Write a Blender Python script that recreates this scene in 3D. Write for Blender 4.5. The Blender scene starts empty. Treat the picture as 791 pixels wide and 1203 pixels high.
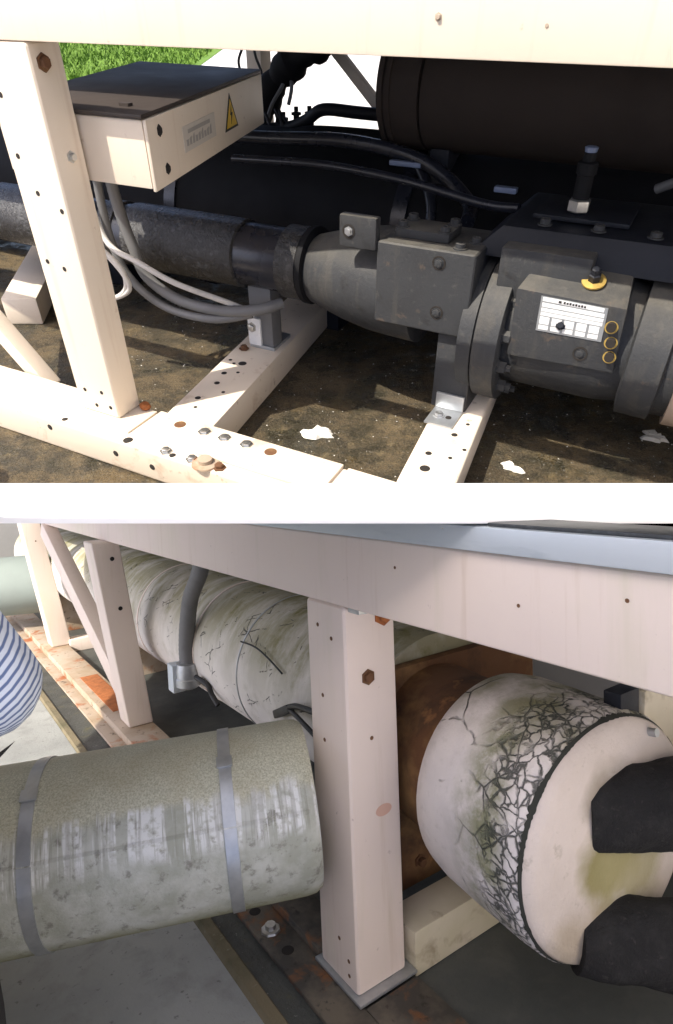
import bpy, bmesh, math, random
from mathutils import Vector, Matrix
random.seed(7)
R = math.radians
scene = bpy.context.scene
COL = scene.collection

# ------------------------------------------------------------------ camera, sky, sun, exposure
PITCH = R(39.5)
CAM = Vector((0, 0, 0.8))
cam_d = bpy.data.cameras.new('camera')
cam_d.sensor_fit = 'VERTICAL'
cam_d.sensor_height = 36.0
cam_d.lens = 750.0 / 1203.0 * 36.0
cam_d.clip_start = 0.02
cam_d.clip_end = 500
cam = bpy.data.objects.new('camera', cam_d)
COL.objects.link(cam)
cam.location = CAM
cam.rotation_euler = (R(90) - PITCH, 0, 0)
scene.camera = cam

SUN = Vector((-0.512, -0.251, 0.822)).normalized()          # towards the sun
sun_el = math.asin(SUN.z)
sun_az = math.atan2(SUN.x, SUN.y)                           # clockwise from +Y
world = bpy.data.worlds.new('World')
scene.world = world
world.use_nodes = True
wn = world.node_tree.nodes
wl = world.node_tree.links
sky = wn.new('ShaderNodeTexSky')
sky.sky_type = 'NISHITA'
sky.sun_disc = False
sky.sun_elevation = sun_el
sky.sun_rotation = sun_az
sky.dust_density = 2.2
sky.air_density = 0.32
sky.ozone_density = 1.0
bg = wn['Background']
bg.inputs['Strength'].default_value = 0.15
wl.new(sky.outputs[0], bg.inputs['Color'])
sun_d = bpy.data.lights.new('sun', 'SUN')
sun_d.energy = 2.0
sun_d.angle = R(0.5)
sun_d.color = (1.0, 0.93, 0.82)
sun_o = bpy.data.objects.new('sun', sun_d)
COL.objects.link(sun_o)
sun_o.rotation_euler = SUN.to_track_quat('Z', 'Y').to_euler()
sun_o.location = SUN * 20
vs = scene.view_settings
vs.view_transform = 'Standard'
vs.look = 'None'
vs.exposure = 1.75
vs.gamma = 1.0
vs.use_curve_mapping = False

# ------------------------------------------------------------------ frames of reference
class Frame:
    def __init__(s, origin, ax, ay, az, scale=1.0):
        s.o = Vector(origin); s.m = Matrix((ax, ay, az)).transposed(); s.s = scale
    def w(s, p):
        return s.o + s.m @ (Vector(p) * s.s)
ca, sa = math.cos(R(-27)), math.sin(R(-27))
SA = 0.8
FA = Frame(Vector((-0.57205, 1.47773, 0)) * SA, (ca, sa, 0), (-sa, ca, 0), (0, 0, 1), SA)   # sunlit compressor bay
cr = Vector((1, 0, 0)); cu = Vector((0, math.sin(PITCH), math.cos(PITCH))); cf = Vector((0, math.cos(PITCH), -math.sin(PITCH)))
def c2w(v): return cr * v[0] + cu * v[1] + cf * v[2]
D1 = c2w((-0.57410519, 0.03980026, 0.81781366)).normalized()
NB = c2w((-0.03985104, 0.99627588, -0.07646085)); NB = (NB - D1 * NB.dot(D1)).normalized()
E2 = D1.cross(NB).normalized()
HB = 1.4
FB = Frame(CAM - NB * HB, E2, D1, NB, 1.0)                                                   # shaded vessel yard
FW = Frame((0, 0, 0), (1, 0, 0), (0, 1, 0), (0, 0, 1), 1.0)

# ------------------------------------------------------------------ materials
MATS = {}
def newmat(name):
    m = bpy.data.materials.new(name); m.use_nodes = True
    nt = m.node_tree
    return m, nt, nt.nodes['Principled BSDF']
def node(nt, typ, **kw):
    n = nt.nodes.new(typ)
    for k, v in kw.items(): setattr(n, k, v)
    return n
def coords(nt, scale=(1, 1, 1), kind='Object', rot=(0, 0, 0)):
    tc = node(nt, 'ShaderNodeTexCoord'); mp = node(nt, 'ShaderNodeMapping')
    mp.inputs['Scale'].default_value = scale; mp.inputs['Rotation'].default_value = rot
    nt.links.new(tc.outputs[kind], mp.inputs['Vector'])
    return mp.outputs['Vector']
def noise(nt, vec, scale, detail=4, rough=0.55, dist=0.0):
    n = node(nt, 'ShaderNodeTexNoise')
    n.inputs['Scale'].default_value = scale; n.inputs['Detail'].default_value = detail
    n.inputs['Roughness'].default_value = rough; n.inputs['Distortion'].default_value = dist
    nt.links.new(vec, n.inputs['Vector'])
    return n.outputs['Fac']
def ramp(nt, fac, lo, hi):
    n = node(nt, 'ShaderNodeMapRange'); n.inputs['From Min'].default_value = lo; n.inputs['From Max'].default_value = hi
    n.clamp = True
    nt.links.new(fac, n.inputs['Value'])
    return n.outputs['Result']
def mul(nt, a, b, op='MULTIPLY'):
    n = node(nt, 'ShaderNodeMath', operation=op)
    for i, v in enumerate((a, b)):
        if isinstance(v, (int, float)): n.inputs[i].default_value = v
        else: nt.links.new(v, n.inputs[i])
    return n.outputs[0]
def mixc(nt, fac, a, b):
    n = node(nt, 'ShaderNodeMix', data_type='RGBA')
    def put(sock, v):
        if isinstance(v, (tuple, list)): sock.default_value = (*v[:3], 1)
        else: nt.links.new(v, sock)
    if isinstance(fac, (int, float)): n.inputs[0].default_value = fac
    else: nt.links.new(fac, n.inputs[0])
    put(n.inputs[6], a); put(n.inputs[7], b)
    return n.outputs[2]
def bump(nt, bsdf, height, strength=0.3, dist=0.005):
    b = node(nt, 'ShaderNodeBump'); b.inputs['Strength'].default_value = strength; b.inputs['Distance'].default_value = dist
    nt.links.new(height, b.inputs['Height']); nt.links.new(b.outputs[0], bsdf.inputs['Normal'])
def M(name, col, rough=0.6, metal=0.0, layers=(), bmp=None, spec=0.5, stretch=(1, 1, 1), rvar=0.12, dust=None):
    """layers: (noise scale, lo, hi, colour, amount)"""
    m, nt, b = newmat(name)
    v = coords(nt, stretch)
    c = col
    for i, ly in enumerate(layers):
        sc, lo, hi, c2, amt = ly[:5]
        vv = coords(nt, ly[5]) if len(ly) > 5 else v
        f = mul(nt, ramp(nt, noise(nt, vv, sc, 6, 0.6, 0.3 * (i % 2)), lo, hi), amt)
        c = mixc(nt, f, c, c2)
    if dust:                                                   # settled on whatever faces up
        ge = node(nt, 'ShaderNodeNewGeometry'); sx = node(nt, 'ShaderNodeSeparateXYZ'); nt.links.new(ge.outputs['Normal'], sx.inputs[0])
        f = mul(nt, mul(nt, ramp(nt, sx.outputs[2], .35, .9), ramp(nt, noise(nt, v, 9, 6, .7), .30, .62)), dust[1])
        c = mixc(nt, f, c, dust[0])
    if isinstance(c, (tuple, list)): b.inputs['Base Color'].default_value = (*c, 1)
    else: nt.links.new(c, b.inputs['Base Color'])
    b.inputs['Metallic'].default_value = metal
    b.inputs['Specular IOR Level'].default_value = spec
    rn = noise(nt, v, 14, 4)
    rm = node(nt, 'ShaderNodeMapRange'); rm.inputs['To Min'].default_value = max(0.03, rough - rvar); rm.inputs['To Max'].default_value = min(1, rough + rvar)
    nt.links.new(rn, rm.inputs['Value']); nt.links.new(rm.outputs[0], b.inputs['Roughness'])
    if bmp: bump(nt, b, noise(nt, v, bmp[0], 6, 0.65), bmp[1], bmp[2] if len(bmp) > 2 else 0.004)
    MATS[name] = m
    return m
cream = M('cream_paint', (0.76, 0.66, 0.53), 0.5, layers=[(5, .58, .74, (0.56, 0.42, 0.30), .45, (6, 6, .35)), (3, .45, .75, (0.70, 0.58, 0.46), .5), (40, .66, .74, (0.42, 0.30, 0.20), .5), (9, .68, .8, (0.5, 0.4, 0.3), .35)], bmp=(60, .08))
creamRail = M('stained_cream_paint', (0.76, 0.66, 0.53), 0.55, layers=[(3, .45, .75, (0.70, 0.58, 0.46), .5), (11, .60, .70, (0.46, 0.32, 0.20), .55), (40, .64, .72, (0.30, 0.20, 0.12), .6), (2, .62, .75, (0.55, 0.52, 0.30), .3)], bmp=(50, .15))
creamB = M('chalky_cream_paint', (0.78, 0.67, 0.585), 0.55, layers=[(5, .58, .74, (0.58, 0.45, 0.34), .45, (6, 6, .35)), (3.5, .56, .72, (0.62, 0.57, 0.42), .45, (3, 3, .4)), (2.2, .4, .75, (0.74, 0.62, 0.56), .7), (1.3, .55, .7, (0.72, 0.66, 0.52), .5), (30, .69, .76, (0.30, 0.22, 0.17), .6), (6, .70, .82, (0.55, 0.38, 0.28), .4)], bmp=(50, .08))
creamDirty = M('rust_stained_cream_paint', (0.45, 0.37, 0.29), 0.7, layers=[(4, .42, .62, (0.34, 0.25, 0.16), .8), (7, .56, .66, (0.36, 0.11, 0.03), .9), (25, .6, .7, (0.06, 0.045, 0.03), .8)], bmp=(40, .25))
creamStain = M('water_stained_cream_paint', (0.62, 0.55, 0.42), 0.65, layers=[(3, .45, .7, (0.46, 0.42, 0.26), .7), (9, .56, .7, (0.25, 0.19, 0.11), .7)], bmp=(40, .15))
tanrust = M('dirty_tan_rusted_paint', (0.16, 0.135, 0.10), 0.7, layers=[(5, .40, .56, (0.05, 0.046, 0.04), .9), (9, .55, .66, (0.26, 0.10, 0.03), .8), (30, .6, .7, (0.03, 0.025, 0.02), .8)], bmp=(40, .4))
rust = M('orange_rust', (0.42, 0.14, 0.04), 0.9, layers=[(30, .4, .7, (0.18, 0.06, 0.02), .8)], bmp=(80, .5))
rustbrown = M('brown_rusted_plate', (0.13, 0.058, 0.024), 0.8, layers=[(4, .48, .62, (0.30, 0.17, 0.065), .8), (6, .48, .64, (0.045, 0.022, 0.014), .8), (14, .6, .7, (0.36, 0.17, 0.06), .6)], bmp=(30, .4))
greycast = M('grey_painted_casting', (0.040, 0.042, 0.045), 0.6, layers=[(6, .45, .7, (0.030, 0.031, 0.033), .7), (50, .62, .72, (0.10, 0.097, 0.088), .5), (3, .58, .75, (0.070, 0.066, 0.058), .5), (18, .6, .7, (0.016, 0.015, 0.014), .5), (5, .54, .70, (0.085, 0.078, 0.066), .55, (5, 5, .5)), (26, .64, .70, (0.14, 0.10, 0.07), .4)], bmp=(140, .35), spec=.3, dust=((0.13, 0.12, 0.10), .75))
darkcast = M('dark_blue_grey_casting', (0.016, 0.018, 0.024), 0.5, layers=[(6, .45, .7, (0.010, 0.011, 0.014), .7)], bmp=(120, .15), spec=.25)
blackins = M('black_rubber_insulation', (0.009, 0.009, 0.010), 0.75, layers=[(8, .5, .7, (0.014, 0.014, 0.016), .6)], bmp=(40, .2), spec=.2)
blacksmooth = M('glossy_black_tape', (0.016, 0.018, 0.026), 0.28, layers=[(10, .5, .7, (0.03, 0.032, 0.04), .6)], bmp=(30, .1))
wornfoil = M('worn_grey_wrap', (0.030, 0.028, 0.026), 0.28, layers=[(70, .52, .62, (0.085, 0.085, 0.083), .7), (8, .5, .7, (0.014, 0.013, 0.012), .7)], bmp=(160, .7, .006))
brownves = M('brown_vessel_paint', (0.040, 0.031, 0.026), 0.8, layers=[(4, .45, .7, (0.028, 0.022, 0.019), .7)], bmp=(70, .15), spec=.2)
galv = M('galvanised_steel', (0.52, 0.54, 0.55), 0.42, 0.75, layers=[(25, .4, .65, (0.40, 0.42, 0.44), .7)], bmp=(60, .1))
galvStrip = M('weathered_zinc_strip', (0.56, 0.62, 0.66), 0.5, 0.35, layers=[(3, .4, .7, (0.68, 0.72, 0.75), .7), (20, .55, .7, (0.36, 0.42, 0.46), .6)], bmp=(60, .1), stretch=(1, .15, 1))
steel = M('bright_steel', (0.62, 0.62, 0.60), 0.3, 0.9, layers=[(30, .5, .7, (0.4, 0.38, 0.35), .6)])
brass = M('yellow_zinc_brass', (0.72, 0.50, 0.14), 0.38, 0.6, layers=[(30, .5, .7, (0.5, 0.32, 0.08), .6)])
holeM = M('dark_hole', (0.02, 0.016, 0.013), 0.9)
conduitM = M('grey_conduit_plastic', (0.15, 0.15, 0.15), 0.55, layers=[(12, .5, .7, (0.10, 0.10, 0.10), .6)])
cableW = M('pale_cable_jacket', (0.55, 0.53, 0.50), 0.5, layers=[(20, .5, .7, (0.35, 0.33, 0.3), .5)])
cableB = M('black_cable_jacket', (0.015, 0.015, 0.015), 0.5)
boxtop = M('shade_toned_lid_paint', (0.045, 0.034, 0.028), 0.6, layers=[(5, .45, .7, (0.036, 0.028, 0.024), .7), (60, .66, .73, (0.09, 0.08, 0.07), .4)], bmp=(60, .06))  # shade on the lid is put into this dark colour
foamM = M('crumbling_black_foam', (0.014, 0.014, 0.015), 0.85, layers=[(20, .5, .7, (0.03, 0.03, 0.03), .6), (50, .62, .7, (0.07, 0.065, 0.06), .4)], bmp=(45, .9, .012), spec=.25)
yellow = M('warning_yellow', (0.75, 0.48, 0.02), 0.5)
blackP = M('black_print', (0.015, 0.014, 0.013), 0.6)
labelW = M('pale_label_foil', (0.60, 0.55, 0.48), 0.5, layers=[(30, .5, .7, (0.5, 0.46, 0.40), .5)])
faintP = M('faded_print', (0.36, 0.34, 0.31), 0.6)
plateW = M('bright_plate_aluminium', (0.86, 0.86, 0.85), 0.35, 0.15, layers=[(50, .5, .7, (0.7, 0.7, 0.68), .5)])
paintW = M('white_masonry_paint', (0.86, 0.86, 0.85), 0.8, layers=[(8, .55, .75, (0.80, 0.80, 0.79), .5)], bmp=(120, .06))
flake = M('dry_white_residue', (0.78, 0.76, 0.70), 0.85, layers=[(40, .5, .7, (0.55, 0.5, 0.42), .6)], bmp=(90, .5))
creamBeige = M('beige_band_paint', (0.35, 0.27, 0.21), 0.6)
bluegrey = M('blue_grey_sheet', (0.16, 0.20, 0.30), 0.4)

def ground_mat():
    m, nt, b = newmat('mossy_dirty_concrete')
    v = coords(nt)
    c = mixc(nt, ramp(nt, noise(nt, v, 2.2, 8, .65), .38, .62), (0.060, 0.042, 0.020), (0.19, 0.138, 0.070))
    c = mixc(nt, mul(nt, ramp(nt, noise(nt, v, 5.5, 8, .7), .46, .58), .92), c, (0.024, 0.023, 0.009))
    c = mixc(nt, mul(nt, ramp(nt, noise(nt, v, 3.4, 6, .6), .54, .64), .8), c, (0.17, 0.115, 0.045))
    sp = ramp(nt, noise(nt, v, 85, 3, .6), .63, .70)
    spm = ramp(nt, noise(nt, v, 4.0, 4, .6), .40, .6)
    c = mixc(nt, mul(nt, mul(nt, sp, spm), .8), c, (0.40, 0.37, 0.31))
    dk = ramp(nt, noise(nt, v, 38, 4, .6), .56, .68)
    c = mixc(nt, mul(nt, dk, .6), c, (0.022, 0.02, 0.013))
    nt.links.new(c, b.inputs['Base Color'])
    rr = node(nt, 'ShaderNodeMapRange'); rr.inputs['To Min'].default_value = .9; rr.inputs['To Max'].default_value = .22
    nt.links.new(ramp(nt, noise(nt, v, 5.5, 8, .7), .46, .60), rr.inputs['Value']); nt.links.new(rr.outputs[0], b.inputs['Roughness'])
    c = mixc(nt, mul(nt, ramp(nt, noise(nt, v, 20, 6, .7), .50, .60), .75), c, (0.026, 0.021, 0.010))
    c = mixc(nt, mul(nt, ramp(nt, noise(nt, v, 27, 6, .7), .56, .66), .6), c, (0.26, 0.20, 0.10))
    c2 = mixc(nt, mul(nt, ramp(nt, noise(nt, v, 190, 3, .7), .48, .62), .55), c, (0.16, 0.135, 0.09))
    c2 = mixc(nt, mul(nt, ramp(nt, noise(nt, v, 240, 3, .7), .52, .64), .65), c2, (0.015, 0.012, 0.008))
    nt.links.new(c2, b.inputs['Base Color'])
    h = mul(nt, noise(nt, v, 60, 8, .75), mul(nt, noise(nt, v, 220, 4, .7), .7), 'ADD')
    bump(nt, b, h, .9, .012)
    return m
groundM = ground_mat()
paveM = M('sunlit_concrete_paving', (0.55, 0.54, 0.51), 0.9, layers=[(1.5, .4, .7, (0.48, 0.47, 0.44), .6)], bmp=(60, .2))
grassM = M('lawn_green', (0.11, 0.20, 0.028), 0.8, layers=[(1.3, .4, .65, (0.14, 0.23, 0.04), .8), (6, .5, .7, (0.075, 0.15, 0.02), .7)], spec=.2)
floorB = M('grey_concrete_floor', (0.40, 0.41, 0.39), 0.75, layers=[(1.6, .4, .65, (0.29, 0.30, 0.29), .9), (9, .5, .68, (0.25, 0.25, 0.235), .6), (45, .62, .7, (0.08, 0.08, 0.075), .6), (90, .62, .70, (0.34, 0.33, 0.30), .4)], bmp=(70, .35, .006))
bayM = M('shade_toned_concrete', (0.08, 0.086, 0.08), 0.6, layers=[(1.8, .4, .65, (0.05, 0.055, 0.052), .9), (9, .5, .68, (0.11, 0.11, 0.10), .6), (60, .62, .7, (0.05, 0.05, 0.045), .6)], bmp=(70, .35, .006))  # darker than the yard floor, shade painted into the colour
padB = M('damp_mossy_pad', (0.075, 0.078, 0.07), 0.6, layers=[(4, .45, .65, (0.035, 0.036, 0.032), .9), (11, .55, .7, (0.12, 0.11, 0.05), .7), (70, .66, .72, (0.45, 0.44, 0.40), .7)], bmp=(60, .6, .01))
kerbB = M('tan_mossy_concrete_edge', (0.20, 0.165, 0.10), 0.85, layers=[(6, .45, .65, (0.10, 0.095, 0.05), .8), (50, .6, .7, (0.3, 0.27, 0.2), .5)], bmp=(50, .5, .008))

def warped(nt, v, amount, sc=9):
    dv = node(nt, 'ShaderNodeMix', data_type='VECTOR'); dv.inputs[0].default_value = amount
    nn = node(nt, 'ShaderNodeTexNoise'); nn.inputs['Scale'].default_value = sc; nn.inputs['Detail'].default_value = 5
    nt.links.new(v, nn.inputs['Vector']); nt.links.new(v, dv.inputs[4]); nt.links.new(nn.outputs['Color'], dv.inputs[5])
    return dv.outputs[1]
def vorcrack(nt, vec, scale, w0, w1):
    vo = node(nt, 'ShaderNodeTexVoronoi', feature='DISTANCE_TO_EDGE'); vo.inputs['Scale'].default_value = scale
    nt.links.new(vec, vo.inputs['Vector'])
    return ramp(nt, vo.outputs['Distance'], w0, w1)
def vessel_mat():
    """long barrel: chalky insulation, joints of the slabs cracked open, algae where water stands on top"""
    m, nt, b = newmat('cracked_white_insulation')
    v = coords(nt)
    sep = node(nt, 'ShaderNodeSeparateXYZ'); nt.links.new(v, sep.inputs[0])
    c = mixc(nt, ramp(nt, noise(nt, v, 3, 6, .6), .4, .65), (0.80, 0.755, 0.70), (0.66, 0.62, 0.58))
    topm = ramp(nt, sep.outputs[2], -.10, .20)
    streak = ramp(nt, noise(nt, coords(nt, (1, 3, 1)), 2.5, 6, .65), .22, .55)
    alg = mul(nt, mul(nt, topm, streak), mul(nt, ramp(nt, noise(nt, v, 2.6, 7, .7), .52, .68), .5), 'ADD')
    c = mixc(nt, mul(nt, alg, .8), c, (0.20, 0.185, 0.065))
    lowm = ramp(nt, sep.outputs[2], -.20, -.29)
    c = mixc(nt, mul(nt, lowm, .6), c, (0.30, 0.29, 0.12))
    an = node(nt, 'ShaderNodeMath', operation='ARCTAN2'); nt.links.new(sep.outputs[2], an.inputs[0]); nt.links.new(mul(nt, sep.outputs[0], -1.0), an.inputs[1])
    cmb = node(nt, 'ShaderNodeCombineXYZ'); nt.links.new(sep.outputs[1], cmb.inputs[0]); nt.links.new(mul(nt, an.outputs[0], .3), cmb.inputs[1])
    mp = node(nt, 'ShaderNodeMapping'); mp.inputs['Rotation'].default_value = (0, 0, .45); nt.links.new(warped(nt, warped(nt, cmb.outputs[0], .06, 3), .03, 14), mp.inputs[0])
    br = node(nt, 'ShaderNodeTexBrick'); br.inputs['Scale'].default_value = 1.0; br.inputs['Mortar Size'].default_value = .0022; br.inputs['Mortar Smooth'].default_value = .3
    br.inputs['Brick Width'].default_value = .17; br.inputs['Row Height'].default_value = .085; nt.links.new(mp.outputs[0], br.inputs['Vector'])
    msk = ramp(nt, noise(nt, v, 7, 5, .7), .53, .57)
    ck = mul(nt, br.outputs['Fac'], msk)
    ck = mul(nt, ck, mul(nt, vorcrack(nt, warped(nt, v, .05), 9, .02, .005), ramp(nt, noise(nt, v, 7, 4, .6), .56, .60)), 'MAXIMUM')
    c = mixc(nt, mul(nt, ck, .9), c, (0.03, 0.03, 0.026))
    nt.links.new(c, b.inputs['Base Color']); b.inputs['Roughness'].default_value = .75
    bump(nt, b, mul(nt, mul(nt, ck, -1.0), mul(nt, noise(nt, v, 22, 6, .7), .5), 'ADD'), .6, .008)
    return m
def cap_mat():
    """vessel end: smooth far half, a band near the rim crazed into small dark edged flakes with algae"""
    m, nt, b = newmat('crazed_white_coating')
    v = coords(nt)
    sep = node(nt, 'ShaderNodeSeparateXYZ'); nt.links.new(v, sep.inputs[0])
    y = mul(nt, sep.outputs[1], mul(nt, noise(nt, v, 5, 4, .6), .16), 'ADD')          # wobbly distance from the rim
    c = mixc(nt, ramp(nt, noise(nt, v, 3.5, 6, .6), .4, .65), (0.72, 0.67, 0.64), (0.58, 0.54, 0.53))
    c = mixc(nt, mul(nt, ramp(nt, noise(nt, v, 40, 4, .6), .55, .7), .25), c, (0.40, 0.38, 0.34))
    band = mul(nt, ramp(nt, y, .045, .085), ramp(nt, y, .25, .19))
    alg = mul(nt, mul(nt, ramp(nt, y, .12, .18), ramp(nt, y, .33, .24)), ramp(nt, noise(nt, v, 6, 6, .7), .40, .58))
    c = mixc(nt, mul(nt, alg, .85), c, (0.17, 0.18, 0.075))
    dkg = mul(nt, mul(nt, band, ramp(nt, noise(nt, v, 5, 5, .65), .52, .62)), ramp(nt, sep.outputs[2], -.02, .12))
    c = mixc(nt, mul(nt, dkg, .8), c, (0.055, 0.075, 0.05))
    topg = mul(nt, ramp(nt, sep.outputs[2], .20, .27), ramp(nt, noise(nt, v, 7, 5, .6), .4, .6))
    c = mixc(nt, mul(nt, topg, .7), c, (0.22, 0.21, 0.09))
    botg = ramp(nt, sep.outputs[2], -.20, -.27)
    c = mixc(nt, mul(nt, botg, .5), c, (0.35, 0.33, 0.17))
    w = warped(nt, v, .05)
    w2 = warped(nt, v, .09, 14)
    fine = mul(nt, vorcrack(nt, w2, 34, .11, .03), mul(nt, band, ramp(nt, noise(nt, v, 8, 4, .6), .38, .50)))
    mid = mul(nt, vorcrack(nt, w, 13, .036, .008), mul(nt, ramp(nt, y, .30, .22), ramp(nt, noise(nt, v, 7, 4, .6), .42, .52)))
    rare = mul(nt, vorcrack(nt, w, 7, .022, .006), ramp(nt, noise(nt, v, 5, 4, .6), .54, .60))
    ck = mul(nt, mul(nt, fine, mid, 'MAXIMUM'), rare, 'MAXIMUM')
    c = mixc(nt, mul(nt, ck, .88), c, (0.035, 0.042, 0.034))
    nt.links.new(c, b.inputs['Base Color']); b.inputs['Roughness'].default_value = .72
    bump(nt, b, mul(nt, mul(nt, ck, -1.2), mul(nt, noise(nt, v, 26, 6, .7), .5), 'ADD'), .8, .010)
    return m
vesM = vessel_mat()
capM = cap_mat()
def face_mat():
    m, nt, b = newmat('chalky_white_cover_coating')
    v = coords(nt)
    c = mixc(nt, ramp(nt, noise(nt, v, 3, 6, .6), .42, .7), (0.60, 0.53, 0.48), (0.48, 0.42, 0.37))
    nv = node(nt, 'ShaderNodeTexNoise'); nv.inputs['Scale'].default_value = 10; nv.inputs['Detail'].default_value = 6; nt.links.new(v, nv.inputs['Vector'])
    for p_, r0, colr, amt in (((-.03, -.03, -.03), .10, (0.20, 0.18, 0.05), .9), ((-.02, -.03, .10), .08, (0.16, 0.13, 0.07), .7), ((.06, -.03, -.06), .12, (0.30, 0.27, 0.13), .8), ((-.12, -.03, -.20), .09, (0.30, 0.24, 0.15), .6)):
        d = node(nt, 'ShaderNodeVectorMath', operation='DISTANCE'); nt.links.new(v, d.inputs[0]); d.inputs[1].default_value = p_
        dd = mul(nt, d.outputs['Value'], mul(nt, nv.outputs['Fac'], -.16), 'ADD')
        c = mixc(nt, mul(nt, ramp(nt, dd, r0 - .05, r0 - .12), amt), c, colr)
    c = mixc(nt, mul(nt, ramp(nt, noise(nt, v, 14, 6, .7), .6, .72), .5), c, (0.16, 0.14, 0.08))
    nt.links.new(c, b.inputs['Base Color']); b.inputs['Roughness'].default_value = .75
    bump(nt, b, noise(nt, v, 18, 6, .65), .5, .012)
    return m
faceM = face_mat()

def pipe_mat():
    """zinc-clad insulation with speckled top, condensation runs on the side and a green underside"""
    m, nt, b = newmat('speckled_zinc_cladding')
    v = coords(nt)
    sep = node(nt, 'ShaderNodeSeparateXYZ'); nt.links.new(v, sep.inputs[0])
    ang = node(nt, 'ShaderNodeMath', operation='ARCTAN2')
    nt.links.new(sep.outputs[2], ang.inputs[0]); nt.links.new(mul(nt, sep.outputs[1], -1.0), ang.inputs[1])   # 0 at the side, pi/2 on top
    a = ang.outputs[0]
    wob = mul(nt, noise(nt, v, 6, 4, .6), .5)
    aw = mul(nt, a, wob, 'ADD')
    c = mixc(nt, ramp(nt, noise(nt, v, 230, 4, .75), .40, .60), (0.38, 0.385, 0.29), (0.62, 0.62, 0.50))
    c = mixc(nt, mul(nt, ramp(nt, noise(nt, v, 5, 5, .6), .45, .65), .5), c, (0.40, 0.36, 0.24))
    side = mixc(nt, ramp(nt, noise(nt, v, 9, 6, .65), .4, .62), (0.36, 0.375, 0.32), (0.52, 0.54, 0.50))
    side = mixc(nt, mul(nt, ramp(nt, noise(nt, v, 28, 5, .7), .55, .66), .8), side, (0.19, 0.185, 0.16))
    c = mixc(nt, ramp(nt, aw, .98, .86), c, side)
    runs_v = coords(nt, (34, 1.6, 1.6))
    runs = mul(nt, ramp(nt, noise(nt, runs_v, 1.4, 4, .65, .3), .46, .53), ramp(nt, noise(nt, v, 60, 3, .6), .30, .52))
    lo = ramp(nt, aw, .36, .52); hi = ramp(nt, aw, 1.02, .92)
    c = mixc(nt, mul(nt, mul(nt, runs, mul(nt, lo, hi)), .9), c, (0.74, 0.76, 0.76))
    drk = mul(nt, ramp(nt, noise(nt, coords(nt, (34, 1.6, 1.6), rot=(0, 0, 0)), 2.3, 2, .5), .55, .62), mul(nt, lo, hi))
    c = mixc(nt, mul(nt, drk, .4), c, (0.22, 0.22, 0.18))
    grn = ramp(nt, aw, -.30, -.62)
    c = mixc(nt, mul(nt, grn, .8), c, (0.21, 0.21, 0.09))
    nt.links.new(c, b.inputs['Base Color'])
    b.inputs['Metallic'].default_value = .1
    rr = node(nt, 'ShaderNodeMapRange'); rr.inputs['To Min'].default_value = .38; rr.inputs['To Max'].default_value = .7
    nt.links.new(noise(nt, v, 20, 4), rr.inputs['Value']); nt.links.new(rr.outputs[0], b.inputs['Roughness'])
    bump(nt, b, mul(nt, noise(nt, v, 130, 3, .7), mul(nt, noise(nt, v, 5, 3, .5), 1.5), 'ADD'), .35, .004)
    return m
pipeM = pipe_mat()

def shirt_mat():
    m, nt, b = newmat('blue_striped_cotton')
    v = coords(nt, rot=(R(-12), R(38), R(10)))
    w = node(nt, 'ShaderNodeTexWave', wave_type='BANDS', bands_direction='Z', wave_profile='SIN')
    w.inputs['Scale'].default_value = 27; w.inputs['Distortion'].default_value = .12; w.inputs['Detail'].default_value = 1; w.inputs['Detail Scale'].default_value = .35
    nt.links.new(v, w.inputs['Vector'])
    c = mixc(nt, ramp(nt, w.outputs['Fac'], .5, .85), (0.72, 0.79, 0.90), (0.14, 0.20, 0.38))
    nt.links.new(c, b.inputs['Base Color']); b.inputs['Roughness'].default_value = .85
    bump(nt, b, noise(nt, coords(nt, (1, 1, .45)), 7, 3), 1.0, .05)
    return m
shirtM = shirt_mat()
skinM = M('skin', (0.42, 0.25, 0.17), 0.55)
trouserM = M('black_cotton', (0.018, 0.018, 0.02), 0.85, bmp=(90, .3))
hairM = M('dark_hair', (0.02, 0.016, 0.012), 0.6, bmp=(90, .5))
tankM = M('grey_green_tank_paint', (0.32, 0.38, 0.36), 0.6, layers=[(3, .45, .7, (0.28, 0.32, 0.31), .6)])
darkdeck = M('dark_coil_fins', (0.05, 0.055, 0.06), 0.5, 0.3, layers=[(60, .5, .7, (0.09, 0.10, 0.11), .7)])
wallD = M('dark_render', (0.10, 0.095, 0.09), 0.9, layers=[(2, .4, .7, (0.07, 0.068, 0.065), .6)], bmp=(60, .3))
wallW = M('warm_white_bounce_paint', (0.84, 0.78, 0.70), 0.85, layers=[(2, .4, .7, (0.78, 0.72, 0.64), .6)], bmp=(60, .2))  # warm tint for the light bounced by the added wall and soffit
wallM = M('grey_render', (0.42, 0.41, 0.39), 0.9, layers=[(2, .4, .7, (0.34, 0.33, 0.31), .6)], bmp=(60, .3))

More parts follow.
